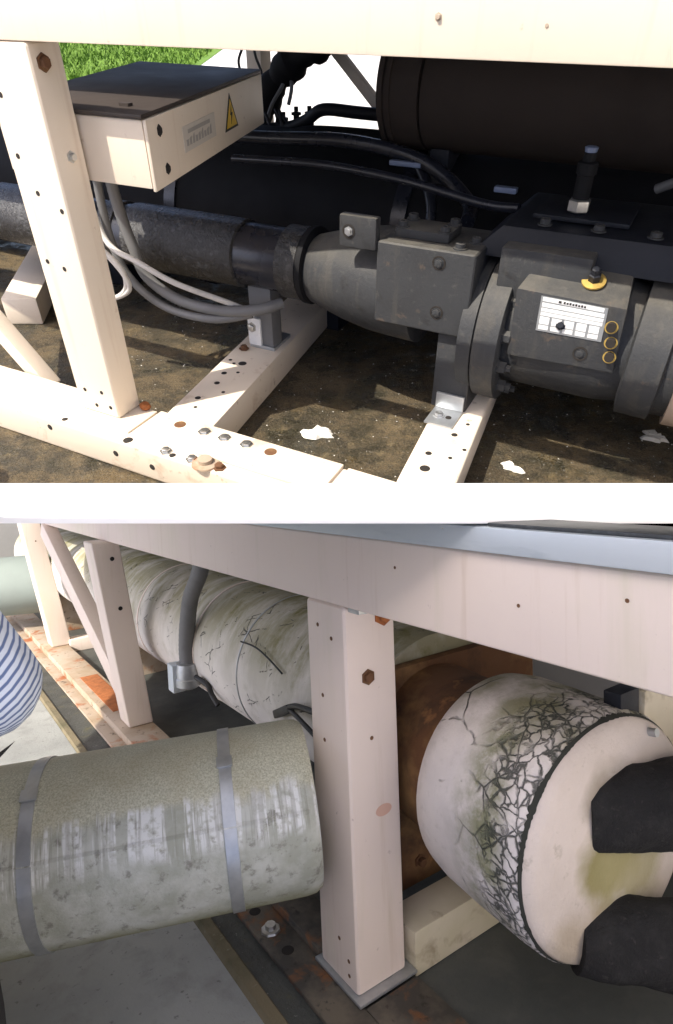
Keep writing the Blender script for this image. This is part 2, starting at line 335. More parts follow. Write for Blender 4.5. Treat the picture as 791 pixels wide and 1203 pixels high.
# ------------------------------------------------------------------ mesh building
class MB:
    def __init__(s): s.v = []; s.f = []
    def add(s, vs, fs):
        k = len(s.v); s.v += [Vector(p) for p in vs]; s.f += [[i + k for i in f] for f in fs]; return s
    def hexa(s, p):                       # 4 bottom, 4 top
        return s.add(p, [(3, 2, 1, 0), (4, 5, 6, 7), (0, 1, 5, 4), (1, 2, 6, 5), (2, 3, 7, 6), (3, 0, 4, 7)])
    def box(s, a, b):
        (x0, y0, z0), (x1, y1, z1) = a, b
        return s.hexa([(x0, y0, z0), (x1, y0, z0), (x1, y1, z0), (x0, y1, z0), (x0, y0, z1), (x1, y0, z1), (x1, y1, z1), (x0, y1, z1)])
    def quadbar(s, q, z0, z1):            # plan quad, from z0 to z1
        return s.hexa([(x, y, z0) for x, y in q] + [(x, y, z1) for x, y in q])
    def bar(s, p, q, w, h, up=(0, 0, 1)):
        p, q = Vector(p), Vector(q); d = (q - p).normalized(); sd = d.cross(Vector(up)).normalized(); u = sd.cross(d)
        c = [sd * (-w / 2) + u * (-h / 2), sd * (w / 2) + u * (-h / 2), sd * (w / 2) + u * (h / 2), sd * (-w / 2) + u * (h / 2)]
        return s.hexa([p + k for k in c] + [q + k for k in c])
    def lathe(s, o, d, prof, n=48, caps=True, jitter=0.0):
        o, d = Vector(o), Vector(d).normalized()
        ref = Vector((0, 0, 1)) if abs(d.z) < .9 else Vector((1, 0, 0))
        x = d.cross(ref).normalized(); y = x.cross(d)
        k = len(s.v)
        for t, r in prof:
            for i in range(n):
                a = 2 * math.pi * i / n; rr = r * (1 + jitter * random.uniform(-1, 1))
                s.v.append(o + d * t + x * (rr * math.cos(a)) + y * (rr * math.sin(a)))
        for j in range(len(prof) - 1):
            for i in range(n):
                i2 = (i + 1) % n
                s.f.append([k + j * n + i, k + j * n + i2, k + (j + 1) * n + i2, k + (j + 1) * n + i])
        if caps:
            s.f.append([k + i for i in range(n)][::-1]); e = k + (len(prof) - 1) * n; s.f.append([e + i for i in range(n)])
        return s
    def cyl(s, p, q, r, n=24, r2=None):
        p, q = Vector(p), Vector(q); L = (q - p).length
        return s.lathe(p, q - p, [(0, r), (L, r if r2 is None else r2)], n)
    def tube(s, pts, r, n=10, sub=6, rib=0.0):
        P = [Vector(p) for p in pts]; out = []
        for i in range(len(P) - 1):
            p0 = P[max(i - 1, 0)]; p1 = P[i]; p2 = P[i + 1]; p3 = P[min(i + 2, len(P) - 1)]
            for j in range(sub):
                t = j / sub
                out.append(.5 * ((2 * p1) + (p2 - p0) * t + (2 * p0 - 5 * p1 + 4 * p2 - p3) * t * t + (3 * p1 - p0 - 3 * p2 + p3) * t ** 3))
        out.append(P[-1]); k = len(s.v); m = len(out)
        nrm = None
        for j, p in enumerate(out):
            d = (out[min(j + 1, m - 1)] - out[max(j - 1, 0)]).normalized()
            if nrm is None:
                nrm = d.orthogonal().normalized()
            nrm = (nrm - d * nrm.dot(d)).normalized(); bn = d.cross(nrm)
            rr = (r(j / (m - 1)) if callable(r) else r) * (1 + (rib if j % 2 else 0))
            for i in range(n):
                a = 2 * math.pi * i / n
                s.v.append(p + nrm * (rr * math.cos(a)) + bn * (rr * math.sin(a)))
        for j in range(m - 1):
            for i in range(n):
                i2 = (i + 1) % n
                s.f.append([k + j * n + i, k + j * n + i2, k + (j + 1) * n + i2, k + (j + 1) * n + i])
        s.f.append([k + i for i in range(n)][::-1]); e = k + (m - 1) * n; s.f.append([e + i for i in range(n)])
        return s
    def prism(s, poly, ext):
        n = len(poly); e = Vector(ext); P = [Vector(p) for p in poly]
        return s.add(P + [p + e for p in P], [list(range(n))[::-1], list(range(n, 2 * n))] + [[i, (i + 1) % n, n + (i + 1) % n, n + i] for i in range(n)])
    def mesh(s, name, origin=Vector((0, 0, 0)), scale=1.0, bevel=0, segs=2, smooth=35):
        me = bpy.data.meshes.new(name)
        me.from_pydata([(p - origin) * scale for p in s.v], [], s.f)
        bm = bmesh.new(); bm.from_mesh(me)
        bmesh.ops.recalc_face_normals(bm, faces=bm.faces)
        if bevel:
            ed = [e for e in bm.edges if len(e.link_faces) == 2 and e.calc_face_angle(0) > R(30)]
            bmesh.ops.bevel(bm, geom=ed, offset=bevel, segments=segs, profile=.6, affect='EDGES', clamp_overlap=True)
        for f in bm.faces: f.smooth = True
        bm.to_mesh(me); bm.free()
        me.set_sharp_from_angle(angle=R(smooth))
        return me

class Thing:
    def __init__(s, name, label, cat, fr, base, group=None):
        s.fr = fr; s.base = Vector(base)
        o = bpy.data.objects.new(name, None); COL.objects.link(o); s.o = o
        o.empty_display_size = .05
        o.matrix_world = Matrix.Translation(fr.w(base)) @ fr.m.to_4x4()
        o['label'] = label; o['category'] = cat
        if group: o['group'] = group
    def part(s, name, mb, mat, parent=None, bevel=0, segs=2, smooth=35, label=None, kind=None, clip=None):
        me = mb.mesh(name, s.base, s.fr.s, bevel * s.fr.s, segs, smooth)
        if clip:                                   # cut off square against a world plane
            inv = s.o.matrix_world.inverted(); co = inv @ Vector(clip[0]); no = inv.to_3x3() @ Vector(clip[1])
            bm = bmesh.new(); bm.from_mesh(me)
            r_ = bmesh.ops.bisect_plane(bm, geom=bm.verts[:] + bm.edges[:] + bm.faces[:], plane_co=co, plane_no=no, clear_inner=True)
            bmesh.ops.holes_fill(bm, edges=[e for e in bm.edges if len(e.link_faces) == 1]); bm.to_mesh(me); bm.free()
        me.materials.append(mat)
        o = bpy.data.objects.new(name, me); COL.objects.link(o); o.parent = parent or s.o
        if label: o['label'] = label
        if kind: o['kind'] = kind
        return o
    def inst(s, name, me, mat_4x4, parent=None):           # shared mesh piece, frame coordinates
        o = bpy.data.objects.new(name, me); COL.objects.link(o); o.parent = parent or s.o
        m = mat_4x4.copy(); m.translation = (m.translation - s.base) * s.fr.s
        o.matrix_local = m
        return o
def solo(name, mb, mat, fr, base, label, cat, group=None, bevel=0, smooth=35, kind=None):
    me = mb.mesh(name, Vector(base), fr.s, bevel * fr.s, 2, smooth); me.materials.append(mat)
    o = bpy.data.objects.new(name, me); COL.objects.link(o)
    o.matrix_world = Matrix.Translation(fr.w(base)) @ fr.m.to_4x4()
    if kind: o['kind'] = kind
    if label: o['label'] = label
    if cat: o['category'] = cat
    if group: o['group'] = group
    return o
def structure(name, mb, mat, fr=FW, bevel=0):
    return solo(name, mb, mat, fr, (0, 0, 0), None, None, kind='structure', bevel=bevel)
def orient(p, d, roll=0):
    q = Vector(d).to_track_quat('Z', 'Y').to_matrix().to_4x4() @ Matrix.Rotation(roll, 4, 'Z')
    q.translation = Vector(p); return q
def shared(mb, name, mat, bevel=0, scale=1.0):
    me = mb.mesh(name, scale=scale, bevel=bevel); me.materials.append(mat); return me
def boltmesh(r, h, mat, scale, name='bolt'):
    b = MB(); b.lathe((0, 0, 0), (0, 0, 1), [(0, r * 1.5), (h * .25, r * 1.5), (h * .25, r), (h * .9, r), (h, r * .85)], 6)
    return shared(b, name, mat, scale=scale)
def holemesh(r, scale, mat=None, name='bolt_hole'):
    b = MB(); b.lathe((0, 0, -.004), (0, 0, 1), [(0, r), (.0046, r), (.0050, r * .9)], 16)
    return shared(b, name, mat or holeM, scale=scale)

# =================================================================== SETTING, upper bay
edge = 1.064
g = MB(); g.add([(-2.6, .95, 0), (30, .95, 0), (30, 60, 0), (-30.2, 60, 0)], [(0, 1, 2, 3)])
structure('ground', g, groundM)
# added white divider filling the gap between upper and lower view, kerb shaped
KT, KB = .092, .052                                             # divider top and toe heights
ky0 = (.8 - KT) / math.tan(R(36.94)); ky1 = (.8 - KB) / math.tan(R(40.53))
k = MB(); k.prism([(-2.6, ky0, KT), (-2.6, ky1, KB), (-2.6, ky1 + .008, KB - .003), (-2.6, ky0 + .06, -.012), (-2.6, ky0 + .012, .001), (-2.6, ky0 + .006, KT - .004)], (8.6, 0, 0))
DIVIDER_BACK = ky0 + .014
structure('white_divider', k, paintW)
p = MB(); p.add([(-2.7, 3.9, .004), (30, 3.9, .004), (30, 60, .004), (-30.0, 60, .004)], [(0, 1, 2, 3)])
structure('paving', p, paveM)
lawn = [(-3.3, 5.2), (-1.35, 5.2), (-1.75, 9.8), (-1.9, 14.5), (-1.2, 30), (-1.2, 60), (-29.9, 60)]
lw = MB(); lw.add([(x, y, .008) for x, y in lawn], [tuple(range(7))])
structure('lawn', lw, grassM)
gb = MB()
for i in range(15000):
    y = random.uniform(5.3, 17); x = random.uniform(-.46 * y - .6, -1.45 - (.04 * y if y > 8 else 0))
    if x > -1.35: continue
    h = random.uniform(.03, .075); a = random.uniform(0, 6.28); w = .006 + .0012 * y
    dx, dy = math.cos(a) * w, math.sin(a) * w; lx, ly = random.gauss(0, .03), random.gauss(0, .03)
    gb.add([(x - dx, y - dy, .006), (x + dx, y + dy, .006), (x + lx, y + ly, h)], [(0, 1, 2)])
solo('grass', gb, grassM, FW, (0, 0, 0), 'short bright green grass of the lawn behind the steel frame', 'grass', kind='stuff')

# =================================================================== upper bay: steel frame
fA = Thing('chiller_frame', 'sunlit cream steel frame with drilled base rails around the grey compressor', 'steel frame', FA, (0, 0, 0))
b = MB(); b.prism([(-1.9, 0, .92), (-1.9, .05, .92), (-1.9, .05, .928), (-1.9, .010, .928), (-1.9, .010, 1.035), (-1.9, 0, 1.035)], (4.5, 0, 0)); topb = fA.part('top_beam', b, cream, bevel=.0025)
b = MB(); b.quadbar([(-.149, .0), (-.012, .0), (-.012, .085), (-.149, .085)], .10, .9195); post = fA.part('post', b, cream, bevel=.009, segs=3)
b = MB(); b.box((-1.6, -.078, .002), (2.2, .081, .094)); rail = fA.part('bottom_rail', b, creamRail, bevel=.008, clip=((0, DIVIDER_BACK, 0), (0, 1, 0)))
b = MB(); b.box((-1.6, -.04, .0945), (.05, .079, .1)); fA.part('rail_top_plate', b, creamRail, bevel=.002)
b = MB(); b.box((.062, -.036, .0945), (.62, .083, .103)); spl = fA.part('splice_plate', b, creamRail, bevel=.002, clip=((0, DIVIDER_BACK, 0), (0, 1, 0)))
b = MB(); b.box((.635, -.04, .0945), (2.2, .079, .1)); fA.part('rail_top_plate', b, creamRail, bevel=.002, clip=((0, DIVIDER_BACK, 0), (0, 1, 0)))
b = MB(); b.quadbar([(.078, .0815), (.232, .0815), (.10, 1.0), (-.06, 1.0)], .002, .1); cr1 = fA.part('cross_rail', b, creamRail, bevel=.008)
b = MB(); b.quadbar([(.757, .0815), (.893, .0815), (.80, 1.0), (.665, 1.0)], .002, .1); cr2 = fA.part('cross_rail', b, creamRail, bevel=.008, clip=((0, DIVIDER_BACK, 0), (0, 1, 0)))
b = MB(); b.quadbar([(-1.0, .46), (-.88, .52), (-1.50, 1.35), (-1.62, 1.27)], .0, .1); cr3 = fA.part('cross_rail', b, cream, bevel=.008)
b = MB(); b.bar((-.39, .11, .05), (-.95, .13, .62), .05, .05); fA.part('brace', b, cream, bevel=.006)
b = MB(); b.box((-.665, 1.72, .0), (-.59, 1.80, 1.03)); fA.part('post', b, cream, bevel=.006)
b = MB(); b.box((-1.9, .13, 1.12), (2.6, 1.75, 3.2)); fA.part('coil_casing', b, darkdeck, bevel=.004)
b = MB(); b.bar((-.16, 1.5, .85), (.07, 1.5, .64), .035, .035); fA.part('brace', b, cream, bevel=.004)
hm = holemesh(.0085, SA); hms = holemesh(.0055, SA); hml = holemesh(.013, SA)
bm_ = boltmesh(.011, .010, steel, SA); bmr = boltmesh(.011, .012, rustbrown, SA); bmc = boltmesh(.010, .008, cream, SA)
up = (0, 0, 1); fwd = (0, -1, 0)
for a_, b_ in [(.152, .049)]: fA.inst('bolt_hole', holemesh(.016, SA, rustbrown), orient((a_, b_, .103), up), spl)
for a_ in (.231, .294, .361): fA.inst('bolt', boltmesh(.012, .007, steel, SA), orient((a_, .049, .103), up), spl)
fA.inst('bolt_hole', holemesh(.016, SA, rustbrown), orient((.433, .048, .103), up), spl)
for a_, z_ in [(-.20, .066), (.03, .05), (.15, .045)]: fA.inst('bolt_hole', hm, orient((a_, -.078, z_), fwd), rail)
for a_, b_, me in [(-.153, -.06, hm), (.069, -.062, hml), (.19, -.059, bm_), (.351, -.057, bmr), (.31, -.062, hml), (.215, -.065, hm), (.27, -.058, bm_)]:
    fA.inst('bolt' if me in (bm_, bmr) else 'bolt_hole', me, orient((a_, b_, .094), up), rail)
b = MB(); b.lathe((.31, -.058, .094), up, [(0, .034), (.004, .033), (.006, .024), (.006, .018), (.016, .018), (.017, .012)], 20); fA.part('anchor_nut', b, creamDirty, rail)
for a_, z_ in [(-.115, .165), (-.055, .17), (-.085, .125), (-.035, .13)]: fA.inst('bolt_hole', hms, orient((a_, 0, z_), fwd), post)
for a_, z_ in [(-.12, .50), (-.07, .49), (-.12, .72), (-.09, .65), (-.03, .62), (-.12, .83)]: fA.inst('bolt_hole', hms, orient((a_, 0, z_), fwd), post)
fA.inst('bolt', boltmesh(.008, .01, steel, SA), orient((-.012, .045, .72), (1, 0, 0)), post)
fA.inst('bolt', bmr, orient((-.012, .03, .885), (1, 0, 0)), post)
for a_, z_ in [(.80, .967), (.95, .96)]: fA.inst('bolt' if a_ == .8 else 'bolt_hole', boltmesh(.0035, .004, creamDirty, SA) if a_ == .8 else holemesh(.0025, SA, creamDirty), orient((a_, 0, z_), fwd), topb)
for a_, b_, me in [(.099, .426, hml), (.075, .415, hms), (.085, .348, hm), (.102, .287, hm), (.105, .19, hm), (.052, .43, hms), (.12, .37, hms), (.15, .25, hms), (.13, .145, hms)]:
    fA.inst('bolt_hole', me, orient((a_, b_, .1), up), cr1)
for a_, b_, me in [(.815, .335, hm), (.785, .225, hm), (.84, .23, hms), (.80, .16, hml), (.83, .40, hms), (.86, .28, hms)]:
    fA.inst('bolt_hole', me, orient((a_, b_, .1), up), cr2)
b = MB(); b.lathe((.012, .075, .104), (.3, .1, 1), [(0, .014), (.006, .016), (.014, .010)], 12); fA.part('rusty_bolt_head', b, rust, rail)

# =================================================================== control box
cb = Thing('control_box', 'cream electrical box with lid coloured dark for shade and yellow warning triangle under the top beam', 'electrical box', FA, (0, .5, .66))
q = [(-.264, .092), (.155, .092), (-.115, .955), (-.62, 1.0)]
b = MB(); b.quadbar(q, .664, .792); body = cb.part('body', b, cream, bevel=.004)
def off(pts, d):
    c_ = (sum(p[0] for p in pts) / 4, sum(p[1] for p in pts) / 4)
    return [(x + d * (1 if x > c_[0] else -1), y + d * (1 if y > c_[1] else -1)) for x, y in pts]
b = MB(); b.quadbar(off(q, .006), .793, .802); lid = cb.part('lid', b, boxtop, bevel=.003)
# long side panel facing right: a plane through q[1], q[2]
P1, P2 = Vector((q[1][0], q[1][1], 0)), Vector((q[2][0], q[2][1], 0)); dl = (P2 - P1).normalized(); nl = Vector((dl.y, -dl.x, 0)); LL = (P2 - P1).length
def onside(t, z, o=0): return P1 + dl * t + nl * o + Vector((0, 0, z))
b = MB(); b.hexa([onside(.0, .659, .001), onside(LL, .659, .001), onside(LL, .659, .009), onside(.0, .659, .009), onside(.0, .792, .001), onside(LL, .792, .001), onside(LL, .792, .009), onside(.0, .792, .009)])
panel = cb.part('side_panel', b, cream, bevel=.003)
for t_, z_ in [(.06, .765), (.075, .69)]: cb.inst('screw', boltmesh(.008, .005, holeM, SA, 'screw'), orient(onside(t_, z_, .009), nl), panel)
def sidepoly(pts, o, th): 
    m = MB(); m.prism([onside(t, z, o) for t, z in pts], nl * th); return m
lab = cb.part('label_plate', sidepoly([(.19, .70), (.42, .70), (.42, .752), (.19, .752)], .009, .0012), labelW, panel)
for i in range(9):
    t0 = .205 + i * .021; cb.part('printed_letter', sidepoly([(t0, .711), (t0 + .014, .711), (t0 + .014, .724 + .004 * (i % 3)), (t0, .724)], .0102, .0006), faintP, lab)
cb.part('printed_bar', sidepoly([(.22, .735), (.38, .735), (.38, .743), (.22, .743)], .0102, .0006), faintP, lab)
w_ = cb.part('warning_sign', sidepoly([(.50, .694), (.62, .694), (.56, .778)], .009, .001), blackP, panel)
cb.part('yellow_triangle', sidepoly([(.513, .700), (.607, .700), (.56, .764)], .010, .0008), yellow, w_)
cb.part('lightning_mark', sidepoly([(.565, .752), (.550, .728), (.558, .728), (.554, .706), (.572, .733), (.562, .733)], .0108, .0006), blackP, w_)
b = MB(); b.box((.04, .16, .8025), (.065, .175, .808)); cb.part('latch', b, boxtop, lid)

# =================================================================== compressor
AX = .58
cp = Thing('screw_compressor', 'grey cast screw compressor with bolted flange and bright nameplate on cream rails', 'compressor', FA, (.8, .55, .1))
b = MB(); b.lathe((.28, AX, .372), (1, 0, 0), [(0, .085), (.012, .094), (.06, .108), (.12, .124), (.20, .138), (.26, .142), (.34, .145)], 56); cp.part('inlet_cone', b, greycast)
b = MB(); b.box((.432, .425, .497), (.532, .455, .572)); lug = cp.part('lifting_lug', b, greycast, bevel=.006)
b = MB(); b.box((.533, .43, .318), (.784, .64, .522)); blk = cp.part('motor_block', b, greycast, bevel=.009, segs=3)
b = MB(); b.box((.56, .475, .5225), (.70, .575, .545)); cov = cp.part('cover_plate', b, greycast, blk, bevel=.006)
capbolt = MB(); capbolt.lathe((0, 0, 0), (0, 0, 1), [(0, .017), (.003, .017), (.003, .012), (.013, .012), (.014, .0105), (.014, .006), (.006, .006)], 20); capbolt = shared(capbolt, 'cap_screw', greycast, scale=SA)
ringm = MB(); ringm.lathe((0, 0, -.002), (0, 0, 1), [(0, .017), (.0035, .017), (.0036, .0135), (.001, .013)], 20); ringm = shared(ringm, 'counterbore', holeM, scale=SA)
for p_ in [(.696, .43, .492), (.702, .43, .372)]:
    cp.inst('counterbore', ringm, orient(p_, fwd), blk); cp.inst('cap_screw', boltmesh(.009, .006, greycast, SA, 'cap_screw'), orient(p_, fwd), blk)
cp.inst('counterbore', ringm, orient((.459, .425, .535), fwd), lug); cp.inst('cap_screw', boltmesh(.008, .008, steel, SA, 'cap_screw'), orient((.459, .425, .535), fwd), lug)
for p_ in [(.575, .49), (.685, .49), (.575, .56), (.685, .56)]: cp.inst('cap_screw', capbolt, orient((*p_, .545), up), cov)
for p_ in [(.735, .46), (.755, .52)]: cp.inst('cap_screw', capbolt, orient((*p_, .522), up), blk)
b = MB(); b.prism([(.705, .45, .10), (.805, .45, .10), (.805, .45, .335), (.775, .45, .36), (.705, .45, .345)], (0, .22, 0)); cp.part('foot', b, greycast, bevel=.008)
b = MB(); b.lathe((.765, AX, .305), (1, 0, 0), [(0, .160), (.004, .174), (.04, .176), (.042, .170), (.045, .170), (.047, .184), (.105, .186), (.109, .180)], 72); flg = cp.part('flange', b, greycast)
nut = MB(); nut.lathe((0, 0, 0), (0, 0, 1), [(0, .020), (.003, .020), (.003, .0155), (.02, .0155), (.022, .013), (.022, .009), (.034, .009), (.035, .007)], 6); nut = shared(nut, 'flange_nut', greycast, scale=SA)
for i in range(12):
    an = R(15 + 30 * i); cp.inst('flange_nut', nut, orient((.874, AX + .155 * math.cos(an), .305 + .155 * math.sin(an)), (1, 0, 0)), flg)
b = MB(); b.lathe((.80, AX, .325), (1, 0, 0), [(0, .12), (.06, .135), (.08, .148), (.30, .150), (.36, .142), (.365, .168), (.44, .170), (.445, .155), (.55, .155), (.56, .172), (.62, .172)], 64); cp.part('rotor_housing', b, greycast)
b = MB(); b.lathe((1.275, AX, .325), (1, 0, 0), [(0, .173), (.05, .173)], 64); cp.part('beige_band', b, creamBeige)
np_ = [(.893, .42, .305), (1.140, .42, .312), (1.132, .42, .462), (.889, .42, .468)]
b = MB(); b.hexa([np_[0], np_[1], (1.15, .60, .312), (.893, .60, .305), np_[3], np_[2], (1.12, .53, .515), (.92, .53, .52)]); nb = cp.part('gauge_block', b, greycast, bevel=.006)
def onblk(u, v_, o=0):
    A, B, C_, D_ = [Vector(x) for x in np_]; p_ = (A * (1 - u) + B * u) * (1 - v_) + (D_ * (1 - u) + C_ * u) * v_; p_.y -= o; return p_
def blkquad(u0, v0, u1, v1, o, th):
    m = MB(); m.prism([onblk(u0, v0, o), onblk(u1, v0, o), onblk(u1, v1, o), onblk(u0, v1, o)], (0, -th, 0)); return m
plate = cp.part('nameplate', blkquad(.24, .46, .84, .965, .0, .002), galv, nb)
rows = [(.90, .955), (.82, .875), (.755, .80), (.695, .74)]
for i, (v0, v1) in enumerate(rows): cp.part('nameplate_field', blkquad(.26, v0, .82 - .01 * (i == 0), v1, .002, .0012), plateW, plate)
for i in range(5):
    u0 = .26 + i * .113; cp.part('nameplate_field', blkquad(u0, .57, u0 + .09, .675, .002, .0012), plateW, plate); cp.part('nameplate_field', blkquad(u0, .49, u0 + .09, .55, .002, .0012), plateW, plate)
cp.part('printed_emblem', blkquad(.405, .912, .43, .945, .0032, .0006), blackP, plate)
for i in range(8): cp.part('printed_letter', blkquad(.45 + i * .026, .912, .45 + i * .026 + .018, .945 - .006 * (i % 2), .0032, .0006), blackP, plate)
holeY = MB(); holeY.lathe((0, 0, -.01), (0, 0, 1), [(0, .011), (.0105, .0145), (.0115, .0145), (.0115, .010), (.002, .009)], 24); holeY = shared(holeY, 'threaded_port', brass, scale=SA)
for u, v_ in [(.90, .70), (.925, .47), (.94, .25)]:
    pp = onblk(u, v_); cp.inst('threaded_port', holeY, orient(pp, fwd), nb)
    hb_ = MB(); hb_.lathe(pp + Vector((0, .001, .003)), fwd, [(0, .0105), (.0135, .0105)], 20); cp.part('port_bore', hb_, holeM, nb)
pp = onblk(.46, .60, .002); cp.inst('pull_ring', boltmesh(.008, .008, darkcast, SA, 'pull_ring'), orient(pp, (0, -1, .4)), nb)
pp = onblk(.68, .22); cp.inst('counterbore', ringm, orient(pp, fwd), nb); cp.inst('cap_screw', boltmesh(.008, .004, greycast, SA, 'cap_screw'), orient(pp, fwd), nb)
tn = Vector((0, -.05, .11)).normalized()
b = MB(); b.lathe((1.045, .47, .492), (0, -.42, .9), [(0, .026), (.004, .026), (.005, .021), (.006, .013)], 28); cp.part('brass_washer', b, brass, nb)
b = MB(); b.lathe((1.045, .468, .497), (0, -.42, .9), [(0, .014), (.016, .014), (.018, .011), (.03, .009), (.032, .006)], 6); cp.part('plug', b, darkcast, nb)
b = MB(); b.hexa([(.83, .465, .40), (1.035, .465, .40), (1.035, .62, .40), (.83, .62, .40), (.83, .465, .538), (1.035, .465, .54), (1.035, .62, .54), (.83, .62, .538)]); cp.part('slide_housing', b, greycast, bevel=.006)
b = MB(); b.hexa([(.74, .505, .50), (1.75, .505, .50), (1.75, .9, .50), (.74, .9, .50), (.81, .53, .568), (1.75, .53, .575), (1.75, .88, .575), (.81, .88, .568)]); cp.part('upper_housing', b, darkcast, bevel=.008)
b = MB(); b.box((1.22, .48, .35), (1.8, .7, .52)); cp.part('end_housing', b, darkcast, bevel=.01)

# pressure transmitter standing on the housing
ps = Thing('pressure_transmitter', 'dark transmitter with silver hex nut standing on the upper compressor housing', 'sensor', FA, (.955, .64, .584))
b = MB(); b.lathe((.955, .64, .5845), up, [(0, .018), (.004, .021)], 20); ps.part('base_ring', b, darkcast)
b = MB(); b.lathe((.955, .64, .589), up, [(0, .023), (.003, .026), (.025, .026), (.028, .022)], 6); ps.part('hex_nut', b, steel, smooth=20)
b = MB(); b.lathe((.955, .64, .617), up, [(0, .019), (.05, .019), (.052, .023), (.075, .023), (.078, .014), (.095, .014)], 24); ps.part('body', b, blackins)
b = MB(); b.lathe((.955, .64, .713), up, [(0, .013), (.01, .015), (.012, .010)], 16); ps.part('cap', b, bluegrey)

for a_ in (.90, 1.02, 1.14, 1.30):
    cp.inst('cap_screw', capbolt, orient((a_, .56, .571 + (a_ - .8) * .007), up))
b = MB(); b.box((.86, .60, .5725), (1.08, .80, .584)); cp.part('top_cover', b, darkcast, bevel=.004)
# mounting bracket under the compressor foot and under the pipe
br = Thing('mounting_bracket', 'small bare steel bracket bolted under the compressor foot', 'bracket', FA, (.76, .4, .1), 'steel mounting brackets')
b = MB(); b.box((.722, .355, .1005), (.80, .449, .106)); br.part('base', b, galv, bevel=.001)
b = MB(); b.box((.722, .441, .1065), (.80, .449, .15)); br.part('upstand', b, galv, bevel=.001)
br.inst('bolt', boltmesh(.011, .010, steel, SA), orient((.748, .40, .106), up)); br.inst('bolt_hole', hm, orient((.775, .40, .106), up))
br = Thing('pipe_support', 'grey steel stand carrying the black pipe on the cream cross rail', 'bracket', FA, (.1, .56, .1), 'steel mounting brackets')
b = MB(); b.hexa([(.055, .54, .1005), (.145, .54, .1005), (.135, .66, .1005), (.045, .66, .1005), (.055, .54, .112), (.145, .54, .112), (.135, .66, .112), (.045, .66, .112)]); br.part('base', b, galv, bevel=.002)
b = MB(); b.box((.055, .535, .112), (.10, .545, .20)); br.part('upstand', b, plateW, bevel=.002)
b = MB(); b.box((.06, .545, .112), (.14, .60, .315)); br.part('stem', b, conduitM, bevel=.004)
br.inst('bolt', bmr, orient((.078, .535, .225), fwd)); br.inst('bolt', bmr, orient((.05, .51, .103), up)); br.inst('bolt', bm_, orient((.07, .535, .17), fwd))

# =================================================================== suction pipe
sp = Thing('suction_pipe', 'black wrapped pipe with worn grey sleeves running into the compressor cone', 'pipe', FA, (-.2, AX, .378))
b = MB(); b.cyl((-2.2, AX, .378), (.282, AX, .378), .089, 56); sp.part('pipe_wall', b, blacksmooth)
for a0, a1, r_ in [(-1.6, -1.1, .095), (-.98, -.62, .095), (-.47, -.405, .095), (-.365, .05, .097), (.195, .265, .101)]:
    b = MB(); b.lathe((a0, AX, .378), (1, 0, 0), [(0, .089), (.002, r_), (a1 - a0 - .003, r_), (a1 - a0, .089)], 56, jitter=.006); sp.part('worn_sleeve', b, wornfoil)
b = MB(); b.lathe((.265, AX, .378), (1, 0, 0), [(0, .089), (.002, .106), (.018, .106), (.020, .089)], 56); sp.part('clamp_ring', b, blackins)

# =================================================================== dark vessels behind
ev = Thing('black_evaporator', 'large black insulated vessel lying in the shade behind the pipe', 'vessel', FA, (0, 1.2, .02))
b = MB(); b.lathe((-2.6, 1.22, .31), (1, 0, 0), [(0, .10), (.015, .22), (.06, .285), (.12, .295), (4.9, .295)], 64); ev.part('shell', b, blackins)
for a_ in (-.9, .1, 1.0):
    b = MB(); b.box((a_ - .05, .98, .0), (a_ + .05, 1.45, .17)); ev.part('saddle', b, darkcast)
for a_ in (-.55, .35):
    b = MB(); b.lathe((a_, 1.22, .31), (1, 0, 0), [(0, .296), (.002, .303), (.05, .303), (.052, .296)], 64); ev.part('seam_tape', b, blacksmooth)
bv = Thing('brown_barrel', 'dull brown horizontal barrel with flanged end hanging under the top beam', 'vessel', FA, (1.1, 1.1, .75))
b = MB(); b.lathe((.42, 1.1, .755), (1, 0, 0), [(0, .150), (.05, .152), (1.9, .158)], 64); bv.part('shell', b, brownves)
b = MB(); b.lathe((.285, 1.1, .76), (1, 0, 0), [(0, .13), (.004, .158), (.012, .162), (.022, .162), (.024, .156), (.03, .156), (.032, .164), (.045, .164), (.047, .158), (.13, .158)], 64); bv.part('end_flange', b, brownves)
b = MB(); b.box((.44, 1.02, .50), (.50, 1.18, .62)); bv.part('bracket', b, darkcast, bevel=.004)

# black hose, wires, valves and clutter under the far side
bh = MB(); bh.tube([(-.02, 1.35, .91), (-.10, 1.36, .86), (-.22, 1.38, .80), (-.34, 1.40, .71), (-.43, 1.42, .58), (-.47, 1.43, .45)], lambda t: .052 + .008 * math.sin(t * 31) + .004 * math.sin(t * 77), 20, 8)
solo('insulated_hose', bh, blackins, FA, (-.3, 1.4, .5), 'lumpy black insulated hose slanting down behind the electrical box', 'hose')
vl = Thing('valve_manifold', 'dark cluster of small valves and bent pipes beyond the black hose', 'valve', FA, (-.2, 1.32, .58))
b = MB(); b.tube([(.4, 1.25, .66), (.1, 1.25, .665), (-.05, 1.26, .665), (-.12, 1.27, .63), (-.2, 1.28, .60), (-.35, 1.3, .58)], .020, 14); vl.part('bent_pipe', b, darkcast)
b = MB(); b.tube([(.4, 1.2, .60), (0, 1.2, .60), (-.15, 1.22, .58), (-.4, 1.25, .52)], .028, 14); vl.part('bent_pipe', b, blackins)
for a_, z_ in [(-.185, .63), (-.13, .635), (-.24, .61)]:
    b = MB(); b.lathe((a_, 1.3, z_ - .05), up, [(0, .016), (.03, .016), (.032, .011), (.055, .011), (.056, .018), (.064, .018), (.066, .008), (.082, .008)], 14); vl.part('valve_stem', b, blackins)
